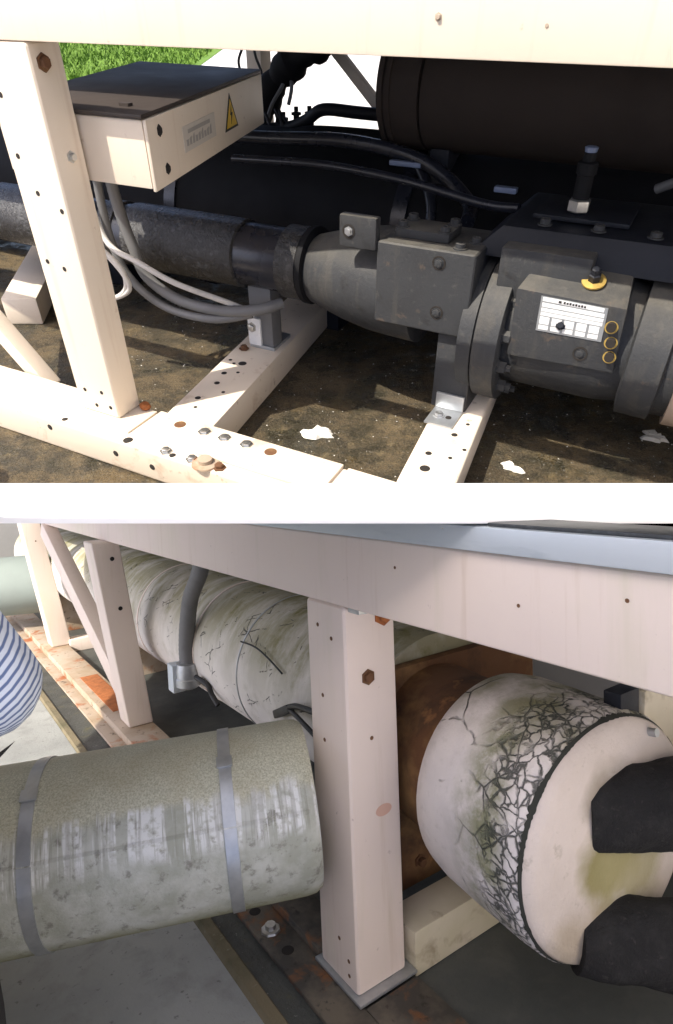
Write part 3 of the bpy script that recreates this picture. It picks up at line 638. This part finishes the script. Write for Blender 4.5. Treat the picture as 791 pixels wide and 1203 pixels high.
for i in range(7):
    a_ = -.42 + i * .035; b = MB(); b.tube([(a_, 1.3, .56), (a_ + random.uniform(-.03, .05), 1.28, .60 + random.uniform(0, .06)), (a_ + .06, 1.26, .55)], .006, 8); vl.part('capillary', b, darkcast)
b = MB(); b.bar((-.44, 1.2, .565), (-.28, 1.24, .595), .05, .008); vl.part('tag_plate', b, bluegrey)
wires = [[(-.27, 1.36, .80), (-.26, 1.36, .74), (-.31, 1.34, .66), (-.33, 1.33, .61)], [(-.25, 1.36, .80), (-.235, 1.36, .72), (-.24, 1.34, .66)]]
for w_, lb in zip(wires, ['longer grey cable dangling from the black hose down to the valves', 'shorter straight grey cable dangling from the black hose']):
    m = MB(); m.tube(w_, .007, 8); solo('hanging_cable', m, conduitM, FA, w_[0], lb, 'cable', 'cables hanging from the hose')
for w_, lb in zip([[(-.47, 1.42, .83), (-.50, 1.42, .78), (-.49, 1.42, .73)], [(-.43, 1.42, .83), (-.42, 1.42, .79), (-.40, 1.42, .74), (-.44, 1.42, .72)]], ['thin black cable hanging close to the far lid corner', 'looping thin black cable between the lid corner and the black hose']):
    m = MB(); m.tube(w_, .005, 8); solo('hanging_cable', m, cableB, FA, w_[0], lb, 'cable', 'cables behind the box')
b = MB(); b.tube([(1.35, .8, .70), (1.20, .85, .655), (1.1, .9, .60)], .012, 12); solo('grey_tube', b, conduitM, FA, (1.2, .85, .65), 'thin grey tube slanting below the brown barrel', 'tube')

for pts, r_, lb in [([(-.45, 1.0, .60), (-.1, .98, .615), (.2, .96, .63), (.45, .94, .60), (.62, .86, .53), (.66, .75, .50)], .020, 'glossy black pipe arching over the black vessel to the compressor'),
                    ([(-.2, .90, .56), (.15, .88, .575), (.45, .82, .57), (.70, .74, .555), (.80, .72, .56)], .012, 'thin glossy black line running along the top of the black vessel'),
                    ([(.30, 1.06, .60), (.42, .98, .58), (.50, .90, .50), (.52, .84, .40)], .016, 'short black elbow dropping below the brown barrel flange')]:
    m = MB(); m.tube(pts, r_, 14, 10); solo('oil_line', m, blacksmooth, FA, pts[0], lb, 'pipe', 'dark lines behind the compressor')
for pos, sz, lb in [((.40, .93, .585), .05, 'blue grey piece imitating a glint on the dark line under the barrel'), ((.74, .80, .575), .03, 'small blue piece imitating a glint beside the upper compressor housing')]:
    m = MB(); m.box((pos[0] - sz, pos[1] - .012, pos[2]), (pos[0] + sz, pos[1] + .012, pos[2] + .014)); solo('blue_glint', m, bluegrey, FA, pos, lb, 'glint_piece', bevel=.003)  # blue-grey pieces stand in for bluish glints
# conduits and cables at the post
for pts, r_, lb in [([(-.27, .42, .66), (-.285, .42, .574), (-.27, .42, .47), (-.25, .42, .40), (-.22, .42, .32), (-.12, .43, .262), (.03, .44, .25), (.14, .47, .262), (.19, .53, .27)], .016, 'thicker ribbed grey conduit looping from the electrical box to the pipe support'),
                ([(-.31, .40, .66), (-.32, .40, .52), (-.31, .40, .40), (-.27, .41, .30), (-.16, .42, .232), (.0, .43, .222), (.12, .47, .245)], .012, 'thinner ribbed grey conduit hanging lowest beside the thicker conduit')]:
    m = MB(); m.tube(pts, r_, 14, 14, rib=.05)
    solo('flexible_conduit', m, conduitM, FA, pts[0], lb, 'conduit', 'grey conduits below the electrical box')
pts = [(-.36, .38, .60), (-.345, .38, .53), (-.31, .37, .44), (-.262, .36, .405), (-.19, .36, .385), (-.08, .38, .335), (.05, .45, .275), (.078, .525, .225)]
m = MB(); m.tube(pts, .0085, 10, 10); wc = Thing('white_cable', 'pale cable running from the post to the rusty bolt on the pipe support', 'cable', FA, pts[-1])
wc.part('jacket', m, cableW); m = MB(); m.cyl((.069, .516, .232), (.082, .531, .216), .016, 14); wc.part('end_ferrule', m, plateW)
for k_ in range(2):
    pts = [(-.37, .34, .42 - .01 * k_), (-.31, .34, .415), (-.24, .345, .36 - .01 * k_), (-.245 + .014 * k_, .35, .30), (-.30, .35, .262), (-.37, .345, .258)]
    m = MB(); m.tube(pts, .0075, 10, 10); solo('cable_loop', m, cableW, FA, pts[0], ['outer pale loop of spare cable hanging beside the post', 'inner pale loop of spare cable, shorter than its twin'][k_], 'cable', 'spare cable loops beside the post')
# scraps of dried white residue on the ground
for (a_, b_), s_, lb in [((.424, .316), .060, 'jagged white scrap lying on the mossy ground by the splice plate'), ((.965, .40), .035, 'small white residue patch on the ground beyond the cross rail'), ((1.29, .735), .05, 'white residue patch on the ground below the beige band')]:
    n = 26; m = MB(); ring = []
    for i in range(n):
        t = 2 * math.pi * i / n; r_ = s_ * (.62 + .22 * math.sin(2 * t + s_ * 90) + .16 * math.sin(3 * t + 2) + random.uniform(-.12, .12)); ring.append((a_ + r_ * 1.3 * math.cos(t), b_ + r_ * .7 * math.sin(t)))
    m.add([(x, y, .001) for x, y in ring] + [(a_ + (x - a_) * .8, b_ + (y - b_) * .8, .006 + random.uniform(0, .006)) for x, y in ring] + [(a_, b_, .010)],
          [[i, (i + 1) % n, n + (i + 1) % n, n + i] for i in range(n)] + [[n + i, n + (i + 1) % n, 2 * n] for i in range(n)])
    solo('white_scrap', m, flake, FA, (a_, b_, 0), lb, 'debris', 'white scraps on the ground')

chips = MB()
for i in range(700):
    a_ = random.uniform(-.6, 1.9); b_ = random.uniform(.08, 1.0)
    if random.random() > .25 + .75 * math.exp(-((a_ - .45) ** 2 + (b_ - .33) ** 2) / .04) and random.random() > .35: continue
    r_ = random.uniform(.001, .0035); t = random.uniform(0, 6.28); h_ = r_ * random.uniform(.5, 1.1)
    chips.add([(a_ + r_ * math.cos(t + k * 2.1) * random.uniform(.6, 1.3), b_ + r_ * math.sin(t + k * 2.1) * random.uniform(.6, 1.3), .0005) for k in range(3)] + [(a_, b_, h_)], [(0, 1, 3), (1, 2, 3), (2, 0, 3)])
solo('stone_chips', chips, flake, FA, (.5, .4, 0), 'tiny pale stone chips scattered over the mossy ground', 'chips', kind='stuff')
nbw = MB(); nbw.box((2.2, 1.1, 0), (2.5, 9, 6)); solo('sky_block_wall', nbw, wallD, FW, (2.5, 4, 0), 'added unseen dark wall cutting skylight on the sunlit frame', 'wall')  # added out of view to cut skylight on the upper bay

# =================================================================== SETTING, lower yard
g = MB(); g.add([(-1.5, .3, 0), (.67, .3, 0), (.67, 14, 0), (-1.5, 14, 0)], [(0, 1, 2, 3)]); structure('yard_floor', g, floorB, FB)
g = MB(); g.prism([(.66, .3, -.02), (.68, .3, .012), (.71, .3, .014), (.735, .3, -.02)], (0, 13.6, 0)); structure('kerb', g, kerbB, FB)
g = MB(); g.add([(.70, .3, .004), (.93, .3, .004), (.93, 14, .004), (.70, 14, .004)], [(0, 1, 2, 3)]); structure('damp_pad', g, padB, FB)
g = MB(); g.add([(.925, .3, .0), (2.2, .3, .0), (2.2, 14, .0), (.925, 14, .0)], [(0, 1, 2, 3)]); structure('bay_floor', g, bayM, FB)
g = MB(); g.box((2.15, -.2, .0), (2.25, 9, 1.1)); solo('bay_back_wall', g, wallM, FB, (2.2, 2, 0), 'plain grey wall behind the cracked white vessel and its end', 'wall')

# frame of the lower yard
f2 = Thing('chiller_frame', 'chalky pink cream steel frame with wide post in front of the cracked white vessel', 'steel frame', FB, (.96, 1.34, 0))
b = MB(); b.hexa([(.88, -.25, 1.05), (.96, -.25, 1.05), (.96, 9, 1.05), (.88, 9, 1.05), (.88, -.25, 1.226), (.96, -.25, 1.226), (.96, 9, 1.226), (.88, 9, 1.226)]); tb = f2.part('top_beam', b, creamB, bevel=.008, segs=3)
b = MB(); b.box((.882, 1.253, .032), (1.045, 1.425, 1.0495)); p1 = f2.part('post', b, creamB, bevel=.014, segs=3)
b = MB(); b.box((.872, 1.232, .022), (1.065, 1.442, .031)); f2.part('base_plate', b, galv, p1, bevel=.002)
b = MB(); b.hexa([(.93, 3.3, .062), (1.06, 3.3, .062), (1.06, 3.46, .062), (.93, 3.46, .062), (.80, 3.3, 1.0495), (.94, 3.3, 1.0495), (.94, 3.46, 1.0495), (.80, 3.46, 1.0495)]); p2 = f2.part('post', b, creamB, bevel=.012, segs=3)
b = MB(); b.hexa([(.94, 5.27, .062), (1.085, 5.27, .062), (1.085, 5.43, .062), (.94, 5.43, .062), (.78, 5.27, 1.0495), (.92, 5.27, 1.0495), (.92, 5.43, 1.0495), (.78, 5.43, 1.0495)]); p3 = f2.part('post', b, creamB, bevel=.012, segs=3)
b = MB(); b.bar((.90, 4.9, 1.02), (1.0, 3.50, .16), .09, .11); f2.part('brace', b, creamB, bevel=.008)
b = MB(); b.box((.785, -.2, .006), (.885, 2.6, .02)); fl = f2.part('rail_flange', b, tanrust, bevel=.002)
b = MB(); b.box((.82, 2.6, .006), (.885, 9, .02)); f2.part('rail_flange', b, creamDirty, bevel=.002)
b = MB(); b.box((.886, -.2, .002), (1.06, 1.228, .0218)); f2.part('base_rail', b, tanrust, bevel=.004)
b = MB(); b.box((.886, 1.446, .002), (1.0, 2.6, .045)); f2.part('base_rail', b, tanrust, bevel=.006)
b = MB(); b.box((.886, 2.6, .002), (1.06, 9, .06)); br_ = f2.part('base_rail', b, creamDirty, bevel=.006)
b = MB(); b.box((.93, 3.6, .0605), (1.04, 4.35, .065)); f2.part('rust_patch', b, rust, br_, bevel=.002)
b = MB(); b.box((1.067, 1.24, .002), (2.1, 1.36, .13)); f2.part('cross_rail', b, creamStain, bevel=.006)
b = MB(); b.box((1.067, 5.25, .002), (2.1, 5.37, .1)); f2.part('cross_rail', b, creamB, bevel=.006)
b = MB(); b.box((.89, 1.20, 1.037), (1.04, 1.245, 1.049)); f2.part('clip_plate', b, galv, tb, bevel=.002)
h2 = holemesh(.011, 1.0); h2s = holemesh(.0055, 1.0, rustbrown); b2 = boltmesh(.014, .012, rustbrown, 1.0); lft = (-1, 0, 0)
f2.inst('bolt', boltmesh(.020, .018, rust, 1.0), orient((1.005, 1.253, 1.012), fwd), p1)
for x_, z_ in [(.95, .86), (.955, .70)]: f2.inst('bolt_hole', h2s if z_ < .8 else b2, orient((x_, 1.253, z_), fwd), p1)
for y_, z_ in [(1.37, .985), (1.31, .96), (1.36, .80), (1.36, .68), (1.33, .15), (1.29, .11), (1.29, .07)]: f2.inst('bolt_hole', h2s, orient((.882, y_, z_), lft), p1)
oval = MB(); oval.lathe((0, 0, 0), (0, 0, 1), [(0, .026), (.001, .026)], 24); oval = shared(oval, 'paint_repair', M('pale_orange_filler', (0.66, 0.42, 0.32), .6))
o_ = f2.inst('paint_repair', oval, orient((.985, 1.2526, .50), fwd), p1); o_.scale = (1, .6, 1)
for x_, y_, z_, t in [(.925, 3.299, .70, p2), (.90, 3.299, .96, p2), (.88, 5.269, .90, p3)]: f2.inst('bolt_hole', h2s if t is p3 else h2, orient((x_, y_, z_), fwd), t)
for y_, z_ in [(.72, 1.14), (1.05, 1.17), (.52, 1.18)]: f2.inst('bolt_hole', holemesh(.0035, 1.0, rustbrown), orient((.88, y_, z_), lft), tb)
for y_ in (1.02, 1.17, 1.52, 1.72, 2.0): f2.inst('bolt_hole', holemesh(.018, 1.0), orient((.83, y_, .02), up), fl)
for y_ in (1.80, 2.15): f2.inst('bolt', boltmesh(.016, .012, steel, 1.0), orient((.945, y_, .045), up), fl)
b = MB(); b.lathe((.83, 1.62, .02), up, [(0, .03), (.006, .028), (.008, .018), (.02, .016)], 8); f2.part('anchor_nut', b, steel, fl)

# added unseen wall left of the yard, raked to keep sun off the lower bay
bw = MB(); bw.prism([(-1.2, -2.5, -1.5), (-1.2, 0.874, -1.5), (-1.2, 0.874, .1), (-1.2, -0.102, 3.3), (-1.2, -2.5, 3.3)], (-.15, 0, 0))
solo('sun_block_wall', bw, paintW, FW, (-1.2, -1, -1.5), 'added unseen white wall with a raked end, blocking sun from the lower yard', 'wall')

# unseen wall and pale slab soffit, both added to bounce light into the yard
yw_ = MB(); yw_.box((1.75, -3.0, -1.6), (1.95, .72, 3.0)); solo('bounce_wall', yw_, wallW, FW, (1.85, -1, -1.6), 'added unseen warm white wall bouncing sunlight into the lower yard', 'wall')
sf = MB(); sf.prism([(-2.65, 1.09, -.06), (6, 1.09, -.06), (6, 9, -.06), (-6.5, 9, -.06)], (0, 0, .04)); structure('bounce_soffit', sf, wallW)

# zinc drip strip and dark coil above the beam
cs = Thing('zinc_drip_strip', 'pale blue grey zinc strip lying along the top of the cream beam', 'metal strip', FB, (.9, .6, 1.23))
b = MB(); b.box((.862, -.25, 1.2295), (.96, 3.2, 1.276)); cs.part('strip', b, galvStrip, bevel=.004)
b = MB(); b.box((.872, -.25, 1.2765), (.975, .78, 1.283)); cs.part('coil_tray', b, darkdeck, bevel=.002)

# =================================================================== cracked white vessel
VX, VZ, VR = 1.385, .545, .30
ve = Thing('insulated_vessel', 'long white insulated vessel with black cracks and green algae behind the posts', 'vessel', FB, (VX, 3.5, VZ))
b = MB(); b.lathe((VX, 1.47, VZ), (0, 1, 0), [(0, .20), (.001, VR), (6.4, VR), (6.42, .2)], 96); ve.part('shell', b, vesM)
for y_, w_, h_ in ((2.75, .014, .003), (2.30, .006, .004), (3.55, .014, .003)):
    b = MB(); b.lathe((VX, y_, VZ), (0, 1, 0), [(0, VR), (.0005, VR + h_), (w_, VR + h_), (w_ + .0005, VR)], 96); ve.part('band', b, galv if y_ == 2.30 else creamB)
for y_ in (4.3, 6.0):
    b = MB(); b.box((1.12, y_, .0), (1.65, y_ + .1, .32)); ve.part('saddle', b, creamDirty, bevel=.004)
b = MB(); b.box((.93, 1.43, .09), (1.82, 1.468, .782)); ve.part('tube_sheet', b, rustbrown, bevel=.004)
b = MB(); b.cyl((1.30, 1.15, .53), (1.34, 1.43, .53), .235, 48); ve.part('neck', b, rustbrown)
for x_, z_ in [(1.16, .72), (1.12, .58), (1.13, .40), (1.14, .22), (1.26, .16)]:
    ve.inst('stud', boltmesh(.014, .02, rustbrown, 1.0, 'stud'), orient((x_, 1.43, z_), fwd))
# water box (end cap), slightly turned
yw = .09; axd = Vector((math.sin(yw), math.cos(yw), .01)).normalized()
CX = Vector((1.275, .80, .528)); RC = .288
wb = Thing('water_box', 'white domed vessel end with crazed black cracks and two black pipe stubs', 'vessel end', FB, CX)
b = MB(); b.lathe(CX, axd, [(-.012, RC * .90), (.0, RC * .965), (.014, RC), (.06, RC * 1.01), (.20, RC * 1.01), (.30, RC * 1.0), (.35, RC * .97), (.372, RC * .90)], 128, jitter=.0015); wb.part('rim', b, capM, smooth=60)
b = MB(); b.lathe(CX, axd, [(-.022, .02), (-.022, RC * .5), (-.020, RC * .86), (-.012, RC * .945), (-.002, RC * .968)], 128); wb.part('cover', b, faceM, smooth=60)
ax_x = axd.cross(Vector((0, 0, 1))).normalized(); ax_y = ax_x.cross(axd)
def rimpt(t, an, rr): return CX + axd * t + ax_x * (rr * math.cos(an)) + ax_y * (rr * math.sin(an))
b = MB(); nseg = 300; wdt = []
for i in range(nseg + 1):
    u = i / nseg * 2 * math.pi
    wdt.append(max(0.0008, .0008 + .003 * math.sin(5 * u + 1) + .002 * math.sin(13 * u) + random.uniform(-.003, .004)))
for i in range(nseg):
    u0, u1 = i / nseg * 2 * math.pi, (i + 1) / nseg * 2 * math.pi; w0, w1 = wdt[i], wdt[(i + 1) % nseg]
    b.add([rimpt(-.004 - w0 * .5, u0, RC * .968), rimpt(-.004 - w1 * .5, u1, RC * .968), rimpt(.002 + w1, u1, RC * (.983 + w1)), rimpt(.002 + w0, u0, RC * (.983 + w0))], [(0, 1, 2, 3)])
wb.part('dark_joint', b, M('black_joint_crack', (0.03, 0.032, 0.026), .9, bmp=(60, .6)), smooth=60)
# swelling around the nozzles and the stubs themselves
for (x_, z_), r_, l_ in [((1.235, .60), .098, .26), ((1.20, .315), .092, .30)]:
    p0 = Vector((x_, .845, z_)); dn = Vector((.78, -.62, .03 if z_ > .5 else -.12)).normalized()
    b = MB(); n_ = 44; ref = Vector((0, 0, 1)); sx = dn.cross(ref).normalized(); sy = sx.cross(dn); k0 = 0; rings = 26; Ls = l_ + .25
    for q_ in range(rings + 1):
        t = Ls * q_ / rings
        for w_ in range(n_):
            an = 2 * math.pi * w_ / n_
            rr = r_ * (.93 + .05 * min(1, t / .12) + .045 * math.sin(3 * an + 9 * t + 7 * z_) + .03 * math.sin(5 * an - 31 * t) + .025 * math.sin(43 * t + 2 * an) + random.uniform(-.012, .012))
            b.v.append(p0 + dn * t + sx * (rr * math.cos(an)) + sy * (rr * math.sin(an)))
    for q_ in range(rings):
        for w_ in range(n_):
            w2_ = (w_ + 1) % n_; b.f.append([q_ * n_ + w_, q_ * n_ + w2_, (q_ + 1) * n_ + w2_, (q_ + 1) * n_ + w_])
    b.f.append(list(range(n_))[::-1]); b.f.append([rings * n_ + w_ for w_ in range(n_)])
    wb.part('pipe_stub', b, foamM, smooth=70)
b = MB(); b.box((1.335, .805, .70), (1.412, .85, .845)); wb.part('hook_bracket', b, darkcast, bevel=.004)
b = MB(); b.prism([(1.415, .80, .66), (1.62, .80, .60), (1.62, .80, .86), (1.43, .80, .83)], (0, .03, 0)); wb.part('side_bracket', b, creamStain, bevel=.006)
b = MB(); b.lathe((1.39, .79, .75), (0, -1, .2), [(0, .016), (.01, .016), (.012, .01), (.04, .01)], 12); wb.part('hook_bolt', b, galv)

g = MB(); g.box((-4, 11, -.02), (2.3, 11.3, 1.9)); solo('far_yard_wall', g, wallM, FB, (0, 11, 0), 'grey wall closing the far end of the lower yard', 'wall')
# second clad pipe beyond the far post
fp = Thing('far_clad_pipe', 'grey green clad pipe entering the frame beyond the farthest cream post', 'pipe', FB, (.9, 6.1, .46))
dfar = Vector((.914, -.404, .03)).normalized(); pf = Vector((1.12, 6.02, .455))
b = MB(); b.lathe(pf - dfar * 2.6, dfar, [(0, .255), (2.57, .255), (2.6, .235), (2.602, .1)], 64); fp.part('cladding', b, tankM)
b = MB(); b.lathe(pf - dfar * .45, dfar, [(0, .255), (.001, .259), (.04, .259), (.041, .255)], 64, caps=False); fp.part('strap', b, galv)

# conduit with end cap in front of the vessel, black clip on a wire
cd = Thing('grey_conduit', 'grey conduit with pale end fitting hanging in front of the cracked vessel', 'conduit', FB, (1.08, 2.75, .4))
b = MB(); b.tube([(1.06, 2.50, 1.10), (1.07, 2.58, .96), (1.07, 2.70, .83), (1.07, 2.76, .70), (1.07, 2.79, .58), (1.07, 2.79, .50)], .036, 18, 10, rib=.03); cd.part('hose', b, conduitM)
b = MB(); b.lathe((1.07, 2.79, .51), (0, .05, -1), [(0, .040), (.004, .052), (.04, .056), (.07, .056), (.075, .06), (.11, .058), (.12, .045)], 20); cp_ = cd.part('end_fitting', b, galv)
b = MB(); b.box((1.00, 2.80, .37), (1.06, 2.87, .50)); cd.part('hinged_cap', b, galvStrip, cp_, bevel=.006)
b = MB(); b.tube([(1.07, 2.70, .46), (1.09, 2.62, .44), (1.10, 2.60, .40), (1.11, 2.56, .36)], .012, 10); cd.part('seal_wire', b, cableB)
kc = Thing('black_clip', 'black cable clip on a wire stretched over the cracked vessel', 'cable clip', FB, (1.08, 1.9, .53))
b = MB(); b.bar((1.07, 1.96, .515), (1.06, 1.84, .575), .028, .03); kc.part('jaw', b, cableB, bevel=.006)
b = MB(); b.tube([(1.06, 1.86, .57), (1.04, 1.76, .61), (1.03, 1.62, .63), (1.03, 1.45, .64)], .010, 10); kc.part('wire', b, cableB)
b = MB(); b.tube([(1.06, 1.86, .57), (1.04, 1.75, .57), (1.03, 1.60, .54)], .008, 10); kc.part('wire', b, cableB)
pts = [(1.11, 2.30, .70), (1.10, 2.16, .71), (1.10, 2.06, .69), (1.095, 1.95, .66)]
m = MB(); m.tube(pts, .0035, 8); solo('thin_wire', m, cableB, FB, pts[0], 'thin black wire curving over the middle of the cracked vessel', 'wire')

# =================================================================== clad pipe in front
pax = Vector((.914, -.404, .047)).normalized(); pz_ = (Vector((0, 0, 1)) - pax * pax.z).normalized(); py_ = pz_.cross(pax)
pend = Vector((.865, 1.425, .492))
def fbv(v): return (FB.m @ v)
FP = Frame(FB.w(pend), fbv(pax), fbv(py_), fbv(pz_), 1.0)
PR = .218
pp_ = Thing('clad_pipe', 'thick zinc clad pipe with two metal straps crossing in front of the frame', 'pipe', FP, (0, 0, 0))
b = MB(); b.lathe((-2.2, 0, 0), (1, 0, 0), [(0, PR), (2.16, PR), (2.185, PR * .985), (2.2, PR * .94), (2.2, PR * .55)], 128); pp_.part('cladding', b, pipeM, smooth=50)
b = MB(); b.lathe((-.004, 0, 0), (1, 0, 0), [(0, PR * .56), (.004, PR * .54), (.010, PR * .1)], 48); pp_.part('end_disc', b, pipeM)
for x_, w_ in [(-.225, .030), (-.675, .030)]:
    b = MB(); b.lathe((x_, 0, 0), (1, 0, 0), [(0, PR), (.0005, PR + .003), (w_, PR + .003), (w_ + .0005, PR)], 128, caps=False); st = pp_.part('strap', b, galv)
    b = MB(); an = R(62); b.bar((x_ - .004, -math.cos(an) * (PR + .006), math.sin(an) * (PR + .006)), (x_ + w_ + .004, -math.cos(an) * (PR + .006), math.sin(an) * (PR + .006)), .03, .006, (0, -math.cos(an), math.sin(an))); pp_.part('buckle', b, galv, st, bevel=.001)
b = MB(); an0 = R(24)
b.add([(-2.15, -math.cos(an0) * (PR + .001), math.sin(an0) * (PR + .001)), (-.02, -math.cos(an0) * (PR + .001), math.sin(an0) * (PR + .001)), (-.02, -math.cos(R(22)) * (PR + .004), math.sin(R(22)) * (PR + .004)), (-2.15, -math.cos(R(22)) * (PR + .004), math.sin(R(22)) * (PR + .004)), (-2.15, -math.cos(R(21.9)) * (PR), math.sin(R(21.9)) * (PR)), (-.02, -math.cos(R(21.9)) * (PR), math.sin(R(21.9)) * (PR))], [(0, 1, 2, 3), (3, 2, 5, 4)])
pp_.part('lap_seam', b, pipeM)

# =================================================================== person at the left
PC = Vector((-.13, 1.256, 0)); rt = Vector((.82, -.57, 0)); fd = Vector((.57, .82, 0))
def P(r, f, z): return PC + rt * (r - .40 * max(0, z - 1.12)) + fd * f + Vector((0, 0, z))
pe = Thing('person', 'person in blue and white striped long sleeved shirt, elbow bent beside the clad pipe', 'person', FB, PC)
def skinned(name, nodes, edges, mat, parent=None, sub=2, root=0):
    me = bpy.data.meshes.new(name)
    me.from_pydata([Vector(n[0]) - pe.base for n in nodes], edges, [])
    o = bpy.data.objects.new(name, me); COL.objects.link(o); o.parent = parent or pe.o
    md = o.modifiers.new('skin', 'SKIN'); md.use_smooth_shade = True
    sv = me.skin_vertices[0].data
    for i, n in enumerate(nodes):
        r_ = n[1]; sv[i].radius = (r_, r_) if isinstance(r_, (int, float)) else r_
        sv[i].use_root = (i == root)
    s2 = o.modifiers.new('sub', 'SUBSURF'); s2.levels = sub; s2.render_levels = sub
    me.materials.append(mat)
    return o
sh_r, el_r, wr_r = P(.19, 0, 1.40), P(.318, -.02, 1.075), P(.12, .20, .955)
sh_l, el_l, wr_l = P(-.19, 0, 1.40), P(-.25, .03, 1.10), P(-.20, .22, .95)
hip_r, kn_r, an_r = P(.09, 0, .90), P(.165, .03, .50), P(.16, -.02, .09)
hip_l, kn_l, an_l = P(-.09, 0, .90), P(-.11, .03, .49), P(-.12, -.02, .09)
nodes = [(P(0, 0, .95), .14), (P(0, 0, 1.15), .13), (P(0, 0, 1.33), .15), (P(0, 0, 1.46), .06), (P(0, .01, 1.53), .058), (P(0, .02, 1.60), .088), (P(0, .02, 1.68), .075),
         (sh_r, .06), (el_r, .042), (wr_r, .029), (sh_l, .06), (el_l, .042), (wr_l, .029),
         (hip_r, .09), (kn_r, .058), (an_r, .04), (hip_l, .09), (kn_l, .058), (an_l, .04),
         (P(.17, .13, .035), .035), (P(-.13, .13, .035), .035)]
edges = [(0, 1), (1, 2), (2, 3), (3, 4), (4, 5), (5, 6), (2, 7), (7, 8), (8, 9), (2, 10), (10, 11), (11, 12), (0, 13), (13, 14), (14, 15), (0, 16), (16, 17), (17, 18), (15, 19), (18, 20)]
for wr, el, sg in ((wr_r, el_r, 1), (wr_l, el_l, -1)):       # hands: palm and five fingers
    d = (wr - el).normalized(); sd = d.cross(Vector((0, 0, 1))).normalized() * sg; k0 = len(nodes)
    base = nodes.index((wr, .029)); nodes.append((wr + d * .05, (.036, .018))); edges.append((base, k0))
    for i in range(4):
        o1 = sd * (-.027 + .018 * i); L_ = (.038, .044, .042, .034)[i]; j = len(nodes)
        nodes += [(wr + d * .092 + o1, .0095), (wr + d * (.092 + L_) + o1 + Vector((0, 0, -.008)), .0085), (wr + d * (.092 + L_ * 1.6) + o1 + Vector((0, 0, -.03)), .0075)]
        edges += [(k0, j), (j, j + 1), (j + 1, j + 2)]
    j = len(nodes); nodes += [(wr + d * .045 - sd * .040, .011), (wr + d * .082 - sd * .056 + Vector((0, 0, -.012)), .009)]; edges += [(k0, j), (j, j + 1)]

pbody = skinned('body', nodes, edges, skinM)
sn = [(P(0, 0, .90), (.205, .15)), (P(0, 0, 1.06), (.19, .14)), (P(0, 0, 1.25), (.19, .14)), (P(0, 0, 1.40), (.15, .11)), (P(0, 0, 1.47), (.075, .07)),
      (sh_r, .080)] + [(sh_r.lerp(el_r, t), r_) for t, r_ in ((.3, (.070, .076)), (.5, (.078, .068)), (.66, (.066, .074)), (.8, (.077, .066)), (.9, (.064, .072)))] + [(el_r, (.074, .066)), (el_r.lerp(wr_r, .22), (.058, .066)), (el_r.lerp(wr_r, .42), (.066, .056)), (el_r.lerp(wr_r, .62), (.050, .056)), (el_r.lerp(wr_r, .80), .046), (el_r.lerp(wr_r, .9), .040), (sh_l, .082), (el_l, .07), (P(-.21, .18, .98), .045)]
skinned('shirt', sn, [(0, 1), (1, 2), (2, 3), (3, 4)] + [(3, 5)] + [(k, k + 1) for k in range(5, 16)] + [(3, 17), (17, 18), (18, 19)], shirtM)
tn_ = [(P(0, 0, .93), (.19, .14)), (P(.09, 0, .84), .11), (kn_r, .085), (P(.16, -.01, .11), .07), (P(-.09, 0, .84), .11), (kn_l, .08), (P(-.12, -.01, .11), .07)]
skinned('trousers', tn_, [(0, 1), (1, 2), (2, 3), (0, 4), (4, 5), (5, 6)], trouserM)
for x_ in (.165, -.125):
    skinned('shoe', [(P(x_, -.06, .045), .045), (P(x_, .06, .042), .048), (P(x_, .16, .032), .036)], [(0, 1), (1, 2)], trouserM)
skinned('hair', [(P(0, -.03, 1.62), .085), (P(0, -.02, 1.70), .088), (P(0, .03, 1.735), .07)], [(0, 1), (1, 2)], hairM)
skinned('nose', [(P(0, .105, 1.63), .010), (P(0, .125, 1.605), .013)], [(0, 1)], skinM, sub=1)
for s_ in (-1, 1):
    skinned('ear', [(P(.088 * s_, .01, 1.60), .012), (P(.092 * s_, .005, 1.635), .014)], [(0, 1)], skinM, sub=1)
    skinned('eye', [(P(.032 * s_, .098, 1.632), .009), (P(.034 * s_, .1, 1.632), .009)], [(0, 1)], blackP, sub=1)
skinned('mouth', [(P(-.02, .102, 1.565), .006), (P(.02, .102, 1.565), .006)], [(0, 1)], M('lip', (0.30, 0.12, 0.09), .5), sub=1)
